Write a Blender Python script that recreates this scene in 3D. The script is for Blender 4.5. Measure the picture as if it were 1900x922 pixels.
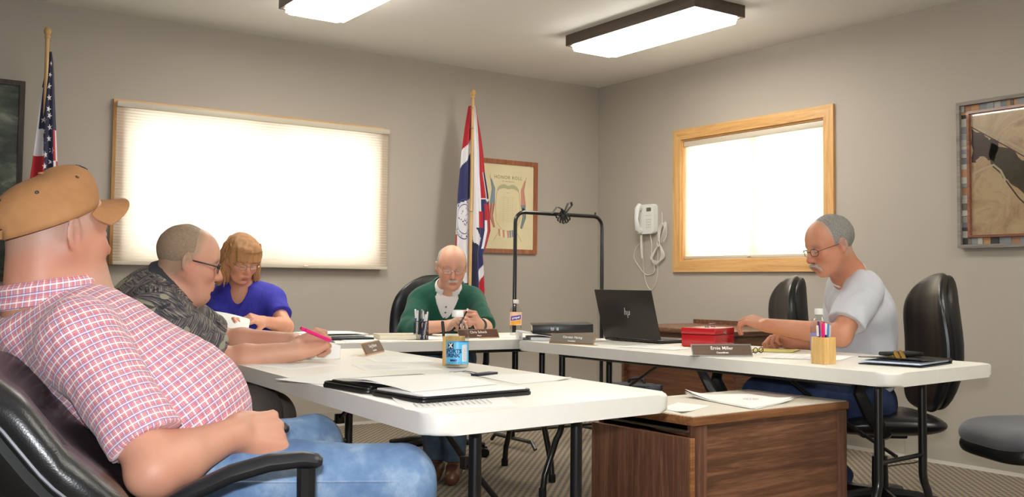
import bpy, bmesh, math, random
import numpy as np
from mathutils import Vector, Matrix, Euler, noise as mnoise

for o in list(bpy.data.objects):
    bpy.data.objects.remove(o, do_unlink=True)
C = bpy.context.scene.collection
scn = bpy.context.scene
rnd = random.Random(7)

# ------------------------------------------------------------------ camera
CAM_H = 1.02
YAW, PITCH, ROLL = 0.602648343, 0.051457418, 0.0109279024
Fv = Vector((math.sin(YAW)*math.cos(PITCH), math.cos(YAW)*math.cos(PITCH), math.sin(PITCH)))
R0 = Vector((math.cos(YAW), -math.sin(YAW), 0)); U0 = R0.cross(Fv)
Rv = R0*math.cos(ROLL)+U0*math.sin(ROLL); Uv = -R0*math.sin(ROLL)+U0*math.cos(ROLL)
cam_d = bpy.data.cameras.new('camera'); cam = bpy.data.objects.new('camera', cam_d); C.objects.link(cam)
cam.matrix_world = Matrix(((Rv.x, Uv.x, -Fv.x, 0), (Rv.y, Uv.y, -Fv.y, 0), (Rv.z, Uv.z, -Fv.z, CAM_H), (0, 0, 0, 1)))
cam_d.sensor_fit = 'HORIZONTAL'; cam_d.sensor_width = 36.0
cam_d.lens = 1847.9/1900*36.0
cam_d.shift_y = -(461-431.28)/1900
cam_d.clip_start = 0.05
scn.camera = cam

# ------------------------------------------------------------------ light set-up
SKY = 2.6          # overcast daylight outside the blinds
FLASH = 17.0       # the camera's own flash
LAMP = 7.2         # ceiling fixtures
scn.view_settings.view_transform = 'Standard'; scn.view_settings.look = 'None'
scn.view_settings.exposure = 1.70; scn.view_settings.gamma = 1.0
scn.view_settings.use_curve_mapping = False
w = bpy.data.worlds.new('overcast'); scn.world = w; w.use_nodes = True
w.node_tree.nodes['Background'].inputs[0].default_value = (1.0, 0.98, 0.95, 1)
w.node_tree.nodes['Background'].inputs[1].default_value = SKY

def area_light(name, loc, target, sx, sy, power, color=(1, 1, 1), portal=False):
    d = bpy.data.lights.new(name, 'AREA'); d.shape = 'RECTANGLE'; d.size = sx; d.size_y = sy
    d.energy = power; d.color = color
    o = bpy.data.objects.new(name, d); C.objects.link(o); o.location = loc
    o.rotation_euler = (Vector(target)-Vector(loc)).to_track_quat('-Z', 'Y').to_euler()
    if portal: d.cycles.is_portal = True
    return o
# flash gun on the camera, a little above the lens
fl = area_light('camera_flash', (0.0-0.03, 0.0-0.03, CAM_H+0.13), (2.6, 3.8, 1.10), 0.06, 0.035, FLASH, (0.93, 0.965, 1.0))
# daylight portals just outside the two windows
area_light('daylight_portal', (2.42, 6.80, 1.63), (2.42, 0, 1.63), 2.0, 1.2, 1, portal=True)
area_light('daylight_portal', (5.68, 4.88, 1.67), (0, 4.88, 1.67), 1.6, 1.2, 1, portal=True)

# ------------------------------------------------------------------ helpers
def lin(c):
    return tuple(((x/255)/12.92 if x/255 <= .04045 else ((x/255+.055)/1.055)**2.4) for x in c)
MATS = {}
def mat(name, rgb=(200, 200, 200), rough=.5, metal=0., spec=.5, **kw):
    """plain procedural material: colour from sRGB bytes, optional grain (noise) and bump"""
    if name in MATS: return MATS[name]
    m = bpy.data.materials.new(name); m.use_nodes = True; nt = m.node_tree
    b = nt.nodes['Principled BSDF']; col = lin(rgb)+(1,)
    b.inputs['Base Color'].default_value = col; b.inputs['Roughness'].default_value = rough
    b.inputs['Metallic'].default_value = metal; b.inputs['Specular IOR Level'].default_value = spec
    if 'emit' in kw:
        b.inputs['Emission Color'].default_value = lin(kw.get('ecol', rgb))+(1,); b.inputs['Emission Strength'].default_value = kw['emit']
    if 'trans' in kw: b.inputs['Transmission Weight'].default_value = kw['trans']; b.inputs['IOR'].default_value = kw.get('ior', 1.45)
    if 'alpha' in kw: b.inputs['Alpha'].default_value = kw['alpha']
    if 'sheen' in kw: b.inputs['Sheen Weight'].default_value = kw['sheen']
    if 'coat' in kw: b.inputs['Coat Weight'].default_value = kw['coat']; b.inputs['Coat Roughness'].default_value = .15
    if 'sss' in kw:
        b.inputs['Subsurface Weight'].default_value = kw['sss']; b.inputs['Subsurface Radius'].default_value = (.012, .005, .003); b.inputs['Subsurface Scale'].default_value = 1.0
    if 'bump' in kw or 'grain' in kw:
        tc = nt.nodes.new('ShaderNodeTexCoord'); n = nt.nodes.new('ShaderNodeTexNoise')
        nt.links.new(tc.outputs['Object'], n.inputs['Vector'])
        n.inputs['Scale'].default_value = kw.get('nscale', 200); n.inputs['Detail'].default_value = 3
        if 'bump' in kw:
            bp = nt.nodes.new('ShaderNodeBump'); bp.inputs['Strength'].default_value = kw['bump']; bp.inputs['Distance'].default_value = kw.get('bdist', .002)
            nt.links.new(n.outputs[0], bp.inputs['Height']); nt.links.new(bp.outputs[0], b.inputs['Normal'])
        if 'grain' in kw:
            mx = nt.nodes.new('ShaderNodeMix'); mx.data_type = 'RGBA'; g = kw['grain']
            mx.inputs[6].default_value = tuple(max(0, c*(1-g)) for c in col[:3])+(1,)
            mx.inputs[7].default_value = tuple(min(1, c*(1+g)) for c in col[:3])+(1,)
            nt.links.new(n.outputs[0], mx.inputs[0]); nt.links.new(mx.outputs[2], b.inputs['Base Color'])
    MATS[name] = m; return m

class G:
    """small node-graph helper"""
    def __init__(s, name, rough=.5, **kw):
        s.m = bpy.data.materials.new(name); s.m.use_nodes = True; s.nt = s.m.node_tree
        s.b = s.nt.nodes['Principled BSDF']; s.b.inputs['Roughness'].default_value = rough; MATS[name] = s.m
    def n(s, t, **props):
        x = s.nt.nodes.new('ShaderNode'+t)
        for k, v in props.items(): setattr(x, k, v)
        return x
    def l(s, a, b): s.nt.links.new(a, b)
    def val(s, inp, v):
        if hasattr(v, 'is_output') or isinstance(v, bpy.types.NodeSocket): s.l(v, inp)
        else: inp.default_value = v
    def math(s, op, a, b=0., c=None):
        x = s.n('Math', operation=op); s.val(x.inputs[0], a); s.val(x.inputs[1], b)
        if c is not None: s.val(x.inputs[2], c)
        return x.outputs[0]
    def mix(s, f, a, b, blend='MIX'):
        x = s.n('Mix', data_type='RGBA', blend_type=blend); s.val(x.inputs[0], f)
        for i, v in ((6, a), (7, b)):
            if isinstance(v, tuple): x.inputs[i].default_value = lin(v)+(1,) if len(v) == 3 else v
            else: s.l(v, x.inputs[i])
        return x.outputs[2]
    def noise(s, vec, scale, detail=3, rough=.5, dist=0.):
        x = s.n('TexNoise'); s.l(vec, x.inputs['Vector']); x.inputs['Scale'].default_value = scale
        x.inputs['Detail'].default_value = detail; x.inputs['Roughness'].default_value = rough; x.inputs['Distortion'].default_value = dist
        return x.outputs[0]
    def ramp(s, f, stops, interp='LINEAR'):
        x = s.n('ValToRGB'); cr = x.color_ramp; cr.interpolation = interp
        while len(cr.elements) < len(stops): cr.elements.new(.5)
        for e, (p, c) in zip(cr.elements, stops):
            e.position = p; e.color = (lin(c)+(1,)) if isinstance(c, tuple) else (c, c, c, 1)
        s.l(f, x.inputs[0]); return x.outputs[0]
    def coord(s, kind='Object'): return s.n('TexCoord').outputs[kind]
    def mapping(s, vec, scale=(1, 1, 1), rot=(0, 0, 0), loc=(0, 0, 0)):
        x = s.n('Mapping'); s.l(vec, x.inputs[0]); x.inputs['Scale'].default_value = scale
        x.inputs['Rotation'].default_value = rot; x.inputs['Location'].default_value = loc; return x.outputs[0]
    def sep(s, vec):
        x = s.n('SeparateXYZ'); s.l(vec, x.inputs[0]); return x.outputs
    def col(s, c): s.val(s.b.inputs['Base Color'], c)
    def bump(s, h, strength=.3, dist=.002):
        x = s.n('Bump'); s.l(h, x.inputs['Height']); x.inputs['Strength'].default_value = strength; x.inputs['Distance'].default_value = dist
        s.l(x.outputs[0], s.b.inputs['Normal'])

def BM(): return bmesh.new()
def _m(c, rot=None):
    M = Matrix.Translation(Vector(c))
    if rot is not None:
        M = M @ (rot.to_4x4() if isinstance(rot, Matrix) else Euler(rot).to_matrix().to_4x4())
    return M
def box(bm, c, s, r=0., rot=None, seg=2):
    t = bmesh.new(); bmesh.ops.create_cube(t, size=1)
    bmesh.ops.scale(t, vec=Vector(s), verts=t.verts)
    if r > 0: bmesh.ops.bevel(t, geom=t.edges[:], offset=r, segments=seg, profile=.5, affect='EDGES', clamp_overlap=True)
    bmesh.ops.transform(t, matrix=_m(c, rot), verts=t.verts); merge(bm, t)
def merge(bm, t):
    me = bpy.data.meshes.new('t'); t.to_mesh(me); t.free(); bm.from_mesh(me); bpy.data.meshes.remove(me)
def tube(bm, pts, r, n=8, closed=False, cap=True, flat=1.0):
    pts = [Vector(p) for p in pts]; N = len(pts)
    rs = r if isinstance(r, (list, tuple)) else [r]*N
    tan = []
    for i in range(N):
        a = pts[(i-1) % N] if (closed or i > 0) else pts[i]; b = pts[(i+1) % N] if (closed or i < N-1) else pts[i]
        tan.append((b-a).normalized())
    up = Vector((0, 0, 1)) if abs(tan[0].z) < .9 else Vector((1, 0, 0))
    nrm = (up-tan[0]*up.dot(tan[0])).normalized(); rings = []
    for i in range(N):
        nrm = (nrm-tan[i]*nrm.dot(tan[i]))
        nrm = nrm.normalized() if nrm.length > 1e-6 else Vector((1, 0, 0)); bi = tan[i].cross(nrm)
        rings.append([bm.verts.new(pts[i]+(nrm*math.cos(2*math.pi*k/n)*flat+bi*math.sin(2*math.pi*k/n))*rs[i]) for k in range(n)])
    for i in range(N if closed else N-1):
        A, B_ = rings[i], rings[(i+1) % N]
        for k in range(n):
            bm.faces.new((A[k], A[(k+1) % n], B_[(k+1) % n], B_[k]))
    if cap and not closed:
        bm.faces.new(rings[0][::-1]); bm.faces.new(rings[-1])
def lathe(bm, prof, n=24, c=(0, 0, 0), rot=None, cap=True):
    M = _m(c, rot); rings = []
    for (r, z) in prof:
        rings.append([bm.verts.new(M @ Vector((r*math.cos(2*math.pi*k/n), r*math.sin(2*math.pi*k/n), z))) for k in range(n)])
    for A, B_ in zip(rings, rings[1:]):
        for k in range(n): bm.faces.new((A[k], A[(k+1) % n], B_[(k+1) % n], B_[k]))
    if cap:
        bm.faces.new(rings[0][::-1]); bm.faces.new(rings[-1])
def prism(bm, poly, z0, z1, M=None, bev=0.):
    t = bmesh.new()
    a = [t.verts.new((x, y, z0)) for x, y in poly]; b = [t.verts.new((x, y, z1)) for x, y in poly]
    n = len(poly); t.faces.new(a[::-1]); t.faces.new(b)
    for i in range(n): t.faces.new((a[i], a[(i+1) % n], b[(i+1) % n], b[i]))
    if bev > 0:
        ed = [e for e in t.edges if abs(e.verts[0].co.z-e.verts[1].co.z) < 1e-7]
        bmesh.ops.bevel(t, geom=ed, offset=bev, segments=3, profile=.5, affect='EDGES', clamp_overlap=True)
    if M is not None: bmesh.ops.transform(t, matrix=M, verts=t.verts)
    merge(bm, t)
def sheet(bm, f, nu, nv, th=0.):
    g = [[bm.verts.new(f(i/nu, j/nv)) for j in range(nv+1)] for i in range(nu+1)]; fs = []
    for i in range(nu):
        for j in range(nv): fs.append(bm.faces.new((g[i][j], g[i+1][j], g[i+1][j+1], g[i][j+1])))
    if th: 
        bm.normal_update(); bmesh.ops.solidify(bm, geom=fs, thickness=th)
def rect_round(w, h, r, n=5, cx=0., cy=0.):
    out = []
    for (sx, sy, a0) in ((1, 1, 0), (-1, 1, 90), (-1, -1, 180), (1, -1, 270)):
        for k in range(n+1):
            a = math.radians(a0+90*k/n); out.append((cx+sx*(w/2-r)+r*math.cos(a), cy+sy*(h/2-r)+r*math.sin(a)))
    return out
def quad_round(P4, r, n=6):
    """rounded quadrilateral through four corner points, counter-clockwise"""
    out = []; P4 = [Vector(p).to_2d() for p in P4]
    for i in range(4):
        p = P4[i]; a = (P4[i-1]-p).normalized(); b = (P4[(i+1) % 4]-p).normalized()
        p0 = p+a*r; p1 = p+b*r
        for k in range(n+1):
            t = k/n; q = p0*(1-t)**2+p*2*t*(1-t)+p1*t*t; out.append((q.x, q.y))
    return out
def obj(name, bm, m, parent=None, smooth=True, label=None, angle=35):
    bmesh.ops.recalc_face_normals(bm, faces=bm.faces)
    me = bpy.data.meshes.new(name); bm.to_mesh(me); bm.free()
    if isinstance(m, (list, tuple)):
        for x in m: me.materials.append(x)
    else: me.materials.append(m)
    if smooth and len(me.polygons):
        me.polygons.foreach_set('use_smooth', [True]*len(me.polygons))
        try: me.set_sharp_from_angle(angle=math.radians(angle))
        except Exception: pass
    o = bpy.data.objects.new(name, me); C.objects.link(o)
    if parent is not None: o.parent = parent
    if label: o['label'] = label
    return o
def thing(name, label, cat, loc=(0, 0, 0), rz=0., group=None, rot=None):
    o = bpy.data.objects.new(name, None); C.objects.link(o); o.location = loc
    o.rotation_euler = rot if rot is not None else (0, 0, rz); o.empty_display_size = .05
    return tag(o, label, cat, group)
def tag(o, label, cat, group=None):
    o['label'] = label; o['category'] = cat
    if group: o['group'] = group
    return o
def struct(name, bm, m, smooth=False, parent=None):
    o = obj(name, bm, m, parent, smooth)
    if parent is None: o['kind'] = 'structure'
    return o
def dup(root, loc=None, rz=None, label=None, name=None):
    r = root.copy(); C.objects.link(r)
    if loc is not None: r.location = loc
    if rz is not None: r.rotation_euler = (0, 0, rz)
    if label: r['label'] = label
    for ch in list(root.children):
        c = ch.copy(); C.objects.link(c); c.parent = r
        for g in list(ch.children):
            d = g.copy(); C.objects.link(d); d.parent = c
    return r
def text(name, s, size, M, m, parent, ext=.0003, align='CENTER', shear=0., bold=0., space=1.):
    cu = bpy.data.curves.new(name, 'FONT'); cu.body = s; cu.size = size; cu.extrude = ext
    cu.align_x = align; cu.align_y = 'CENTER'; cu.shear = shear; cu.offset = bold; cu.resolution_u = 2; cu.space_character = space
    t = bpy.data.objects.new(name, cu); C.objects.link(t)
    bpy.context.view_layer.update()
    me = bpy.data.meshes.new_from_object(t.evaluated_get(bpy.context.evaluated_depsgraph_get()))
    bpy.data.objects.remove(t, do_unlink=True)
    me.transform(M); me.materials.clear(); me.materials.append(m)
    o = bpy.data.objects.new(name, me); C.objects.link(o); o.parent = parent
    return o
def frame3(o, x, y, z):
    """matrix with columns x, y, z and origin o"""
    x, y, z = Vector(x), Vector(y), Vector(z)
    return Matrix(((x.x, y.x, z.x, o[0]), (x.y, y.y, z.y, o[1]), (x.z, y.z, z.z, o[2]), (0, 0, 0, 1)))

WHITE = mat('white_plastic', (235, 235, 232), .4)
BLACK = mat('black_plastic', (22, 22, 24), .4)
STEEL = mat('black_steel', (16, 17, 20), .3, .0, .6, coat=.3)
CHROME = mat('chrome', (200, 200, 205), .18, 1.)

# ------------------------------------------------------------------ the room
YW, XW, H = 6.564, 5.401, 2.705
X0, Y0 = -1.6, -2.2                      # walls behind and beside the camera
g = G('wall_paint', .75); v = g.coord()
g.col(g.mix(g.noise(v, 3.0, 2), (176, 168, 157), (180, 172, 161))); g.bump(g.noise(v, 260, 2), .25, .0012)
WALL = g.m
g = G('ceiling_paint', .85); v = g.coord()
g.col(g.mix(g.noise(v, 2.0, 2), (234, 233, 228), (238, 237, 232))); g.bump(g.noise(v, 180, 2), .3, .001)
CEIL = g.m
# looped carpet: small taupe and slate blocks in offset rows
g = G('carpet_loop', .95); v = g.coord(); x, y, z = g.sep(v)
n1 = g.noise(v, 14, 2)
xx = g.math('MULTIPLY', x, 1/.046); yy = g.math('MULTIPLY', y, 1/.024)
row = g.math('FLOOR', yy); xo = g.math('ADD', xx, g.math('MULTIPLY', row, .5))
fx = g.math('FRACT', xo); fy = g.math('FRACT', yy)
blk = g.math('GREATER_THAN', fx, .52)
edge = g.math('LESS_THAN', g.math('ABSOLUTE', g.math('SUBTRACT', fy, .5)), .34)
dark = g.math('MULTIPLY', blk, edge)
fine = g.math('GREATER_THAN', g.math('FRACT', g.math('MULTIPLY', y, 1/.0087)), .62)
base = g.mix(fine, (164, 149, 126), (128, 114, 96))
c1 = g.mix(dark, base, (62, 66, 74))
g.col(g.mix(g.math('MULTIPLY', n1, .22), c1, (132, 120, 104)))
g.bump(g.math('ADD', g.noise(v, 500, 2), g.math('MULTIPLY', edge, .6)), .5, .002)
CARPET = g.m
TRIMW = mat('base_rubber', (176, 169, 158), .5)
def wood(name, c0, c1, c2, scale=1., rough=.38, axis='X', coat=0.2):
    """oak-like grain running along an axis"""
    if name in MATS: return MATS[name]
    g = G(name, rough); g.b.inputs['Coat Weight'].default_value = coat; v = g.coord()
    sc = {'X': (.8, 16, 16), 'Y': (16, .8, 16), 'Z': (16, 16, .8)}[axis]
    mv = g.mapping(v, tuple(s*scale for s in sc))
    a = g.noise(mv, 2.2, 6, .62, .8); b = g.noise(g.mapping(v, tuple(s*scale*6 for s in sc)), 3, 3, .6)
    t = g.math('ADD', g.math('MULTIPLY', a, .7), g.math('MULTIPLY', b, .3))
    g.col(g.ramp(t, [(.34, c0), (.5, c1), (.64, c2)])); g.bump(b, .15, .0005)
    return g.m
OAKX = wood('golden_oak_x', (190, 138, 78), (214, 166, 104), (226, 184, 124), axis='X')
OAKY = wood('golden_oak_y', (190, 138, 78), (214, 166, 104), (226, 184, 124), axis='Y')
OAKZ = wood('golden_oak_z', (190, 138, 78), (214, 166, 104), (226, 184, 124), axis='Z')

bm = BM(); box(bm, ((X0+XW)/2, (Y0+YW)/2, -.05), (XW-X0+.4, YW-Y0+.4, .1)); struct('floor', bm, CARPET)
bm = BM(); box(bm, ((X0+XW)/2, (Y0+YW)/2, H+.05), (XW-X0+.4, YW-Y0+.4, .1)); struct('ceiling', bm, CEIL)
T = .20
def wall_with_hole(name, along, a0, a1, pos, hole):
    """solid wall with one rectangular opening; along = 'x' or 'y'"""
    bm = BM(); h0, h1, z0, z1 = hole
    for (u0, u1, w0, w1) in ((a0, h0, 0, H), (h1, a1, 0, H), (h0, h1, 0, z0), (h0, h1, z1, H)):
        if along == 'x': box(bm, ((u0+u1)/2, pos+T/2, (w0+w1)/2), (u1-u0, T, w1-w0))
        else: box(bm, (pos+T/2, (u0+u1)/2, (w0+w1)/2), (T, u1-u0, w1-w0))
    return struct(name, bm, WALL)
WB = (1.530, 3.300, 1.155, 2.095)      # opening in the back wall
WR = (4.215, 5.553, 1.205, 2.140)     # opening in the right wall (y0,y1,z0,z1)
wall_with_hole('wall_back', 'x', X0-T, XW+T, YW, WB)
wall_with_hole('wall_right', 'y', Y0-T, YW, XW, WR)
bm = BM(); box(bm, (X0-T/2, (Y0+YW)/2, H/2), (T, YW-Y0, H)); struct('wall_left', bm, WALL)
bm = BM(); box(bm, ((X0+XW)/2, Y0-T/2, H/2), (XW-X0+2*T, T, H)); struct('wall_front', bm, WALL)
# cove base along the walls, in strips with butt joints
def cove(name, along, a0, a1, pos, n):
    s = bpy.data.objects.new(name, None); C.objects.link(s); s['kind'] = 'structure'
    L = (a1-a0)/n
    prof = [(0, .102), (.004, .102), (.0045, .02), (.012, .006), (.016, 0), (0, 0)]
    bm = BM(); vs = []
    for q in (0, 1):
        vs.append([bm.verts.new((q*(L-.0015), -d, z) if along == 'x' else (-d, q*(L-.0015), z)) for d, z in prof])
    for i in range(6): bm.faces.new((vs[0][i], vs[0][(i+1) % 6], vs[1][(i+1) % 6], vs[1][i]))
    bm.faces.new(vs[0]); bm.faces.new(vs[1][::-1])
    o = obj('base_strip', bm, TRIMW, s, False); first = o
    for k in range(n):
        if k: o = first.copy(); C.objects.link(o); o.parent = s
        o.location = (a0+k*L, pos-.0005, 0) if along == 'x' else (pos-.0005, a0+k*L, 0)
cove('baseboard_back', 'x', X0, XW, YW, 5); cove('baseboard_right', 'y', Y0, YW, XW, 6)

# windows: vinyl frame with two sashes, glass outside, oak casing inside
GLASS = bpy.data.materials.new('window_glass'); GLASS.use_nodes = True
nt = GLASS.node_tree; nt.nodes.remove(nt.nodes['Principled BSDF'])
tr = nt.nodes.new('ShaderNodeBsdfTransparent'); gl = nt.nodes.new('ShaderNodeBsdfGlossy'); gl.inputs['Roughness'].default_value = .02
mx = nt.nodes.new('ShaderNodeMixShader'); fr = nt.nodes.new('ShaderNodeFresnel'); fr.inputs[0].default_value = 1.45
nt.links.new(fr.outputs[0], mx.inputs[0]); nt.links.new(tr.outputs[0], mx.inputs[1]); nt.links.new(gl.outputs[0], mx.inputs[2])
nt.links.new(mx.outputs[0], nt.nodes['Material Output'].inputs[0])
VINYL = mat('window_vinyl', (225, 224, 218), .4)
def window(name, along, hole, pos, split):
    s = bpy.data.objects.new(name, None); C.objects.link(s); s['kind'] = 'structure'
    a0, a1, z0, z1 = hole; d = pos+.13
    P = (lambda a, q, z: (a, q, z)) if along == 'x' else (lambda a, q, z: (q, a, z))
    S = (lambda a, q, z: (a, q, z))if along == 'x' else (lambda a, q, z: (q, a, z))
    f = .035; bm = BM()
    for (u0, u1, w0, w1) in ((a0, a0+f, z0, z1), (a1-f, a1, z0, z1), (a0+f, a1-f, z0, z0+f), (a0+f, a1-f, z1-f, z1)):
        box(bm, P((u0+u1)/2, d, (w0+w1)/2), S(u1-u0, .06, w1-w0))
    obj('window_frame', bm, VINYL, s, False)
    bm = BM(); box(bm, P(split, d, (z0+z1)/2), S(.06, .05, z1-z0-2*f)); obj('mullion', bm, VINYL, s, False)
    for (u0, u1) in ((a0+f, split-.03), (split+.03, a1-f)):
        bm = BM(); box(bm, P((u0+u1)/2, d+.01, (z0+z1)/2), S(u1-u0, .004, z1-z0-2*f)); obj('pane', bm, GLASS, s, False)
    return s
w1 = window('window_1', 'x', WB, YW, 2.47); w2 = window('window_2', 'y', WR, XW, 4.86)
# casing of the back window: oak boards under the outside-mounted shade
def casing(parent, name, pts, depth, m, bev=.003):
    bm = BM(); prism(bm, pts, 0, depth, bev=0); return bm
CB = (1.452, 3.352, 1.113, 2.157)
def oak_frame_back(o, i, par):
    (x0, x1, z0, z1), (a0, a1, b0, b1) = o, i
    for pts, m in (([(x0, z1), (a0, b1), (a1, b1), (x1, z1)], OAKX), ([(x0, z0), (x1, z0), (a1, b0), (a0, b0)], OAKX),
                   ([(x0, z0), (a0, b0), (a0, b1), (x0, z1)], OAKZ), ([(x1, z0), (x1, z1), (a1, b1), (a1, b0)], OAKZ)):
        bm = BM(); prism(bm, pts, 0, .022, frame3((0, YW, 0), (1, 0, 0), (0, 0, 1), (0, -1, 0))); obj('casing_board', bm, m, par, False)
oak_frame_back(CB, WB, w1)
CR = (4.136, 5.630, 1.123, 2.219)
(x0, x1, z0, z1), (a0, a1, b0, b1) = CR, WR
for pts, m in (([(x0, z1), (a0, b1), (a1, b1), (x1, z1)], OAKY), ([(x0, z0), (x1, z0), (a1, b0), (a0, b0)], OAKY),
               ([(x0, z0), (a0, b0), (a0, b1), (x0, z1)], OAKZ), ([(x1, z0), (x1, z1), (a1, b1), (a1, b0)], OAKZ)):
    bm = BM(); prism(bm, pts, 0, .020, frame3((XW, 0, 0), (0, 1, 0), (0, 0, 1), (-1, 0, 0))); obj('casing_board', bm, m, w2, False)
# jamb liners of the right window, oak
for (c, s, m) in (((XW+.05, a0+.006, (b0+b1)/2), (.10, .012, b1-b0), OAKZ), ((XW+.05, a1-.006, (b0+b1)/2), (.10, .012, b1-b0), OAKZ),
                  ((XW+.05, (a0+a1)/2, b0+.006), (.10, a1-a0-.024, .012), OAKY), ((XW+.05, (a0+a1)/2, b1-.006), (.10, a1-a0-.024, .012), OAKY)):
    bm = BM(); box(bm, c, s); obj('jamb', bm, m, w2, False)
# cellular shades: pleated translucent cloth between head rail and bottom rail
SH = bpy.data.materials.new('shade_cloth'); SH.use_nodes = True
nt = SH.node_tree; nt.nodes.remove(nt.nodes['Principled BSDF'])
tl = nt.nodes.new('ShaderNodeBsdfTranslucent'); df = nt.nodes.new('ShaderNodeBsdfDiffuse'); mx = nt.nodes.new('ShaderNodeMixShader')
tl.inputs[0].default_value = (.80, .745, .62, 1); df.inputs[0].default_value = (.82, .76, .66, 1); mx.inputs[0].default_value = .45
nt.links.new(tl.outputs[0], mx.inputs[1]); nt.links.new(df.outputs[0], mx.inputs[2]); nt.links.new(mx.outputs[0], nt.nodes['Material Output'].inputs[0])
RAIL = mat('shade_rail', (205, 196, 178), .45)
def shade(label, along, a0, a1, z0, z1, pos, n, amp, rail):
    """pos = plane of the cloth on the room side of the opening"""
    P = (lambda a, q, z: Vector((a, q, z))) if along == 'x' else (lambda a, q, z: Vector((q, a, z)))
    root = thing('cellular_shade', label, 'window blind', P((a0+a1)/2, pos, z1))
    L = root.location
    bm = BM(); rows = []
    zt, zb = z1-rail, z0+.022
    for k in range(2*n+1):
        z = zt+(zb-zt)*k/(2*n); q = pos-(amp if k % 2 else 0)
        rows.append([bm.verts.new(P(a, q, z)-L) for a in (a0+.004, a1-.004)])
    for r0, r1 in zip(rows, rows[1:]): bm.faces.new((r0[0], r0[1], r1[1], r1[0]))
    obj('pleated_cloth', bm, SH, root, False)
    S = (lambda a, q, z: (a, q, z)) if along == 'x' else (lambda a, q, z: (q, a, z))
    bm = BM(); box(bm, P((a0+a1)/2, pos-.004, z1-rail/2)-L, S(a1-a0, .040, rail), .006); obj('head_rail', bm, RAIL, root)
    bm = BM(); box(bm, P((a0+a1)/2, pos-.004, z0+.011)-L, S(a1-a0-.004, .026, .022), .004); obj('bottom_rail', bm, RAIL, root)
    bm = BM(); box(bm, P((a0+a1)/2+(.32 if along == 'x' else 0), pos-.024, z0+.016)-L, S(.03, .012, .010), .003); obj('pull_tab', bm, mat('pull_tab_white', (240, 238, 230), .4), root)
    return root
shade('wide closed cream cellular shade over the back window, lit from behind', 'x', 1.462, 3.372, 1.112, 2.140, YW-.050, 52, .0035, .038)
shade('closed cream cellular shade recessed in the oak-framed window of the right wall', 'y', 4.23, 5.538, 1.222, 2.126, XW+.028, 46, .0035, .040)

# ceiling fixtures: dark wood-look frame round a white wrap diffuser
DARKFR = wood('fixture_brown', (60, 46, 38), (78, 62, 50), (92, 74, 60), axis='Y')
DIFF = mat('lamp_diffuser', (255, 252, 240), .4, emit=LAMP, ecol=(255, 250, 238))
def ceiling_lamp(loc, label, lx, ly):
    r = thing('ceiling_light', label, 'ceiling light', loc, 0, 'flush ceiling light fixtures'); t = .022; hh = .075
    for c, s in (((lx/2-t/2, 0, -hh/2), (t, ly, hh)), ((-lx/2+t/2, 0, -hh/2), (t, ly, hh)), ((0, ly/2-t/2, -hh/2), (lx-2*t, t, hh)), ((0, -ly/2+t/2, -hh/2), (lx-2*t, t, hh))):
        bm = BM(); box(bm, c, s, .002); obj('frame_board', bm, DARKFR, r, False)
    bm = BM(); prism(bm, rect_round(lx-2*t-.004, ly-2*t-.004, .03), -.105, -.01, bev=.028); obj('diffuser', bm, DIFF, r)
    return r
lampA = ceiling_lamp((4.28, 4.69, H), 'long brown-framed ceiling light near the corner of the room', .42, 1.22)
dup(lampA, (2.36, 4.98, H), 0, 'ceiling light at the top edge of the photo, left of the framed one')
dup(lampA, (4.29, 1.0, H), 0, 'ceiling light overhead behind the camera side, right row')
dup(lampA, (2.19, 1.0, H), 0, 'ceiling light overhead behind the camera side, left row')

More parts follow.
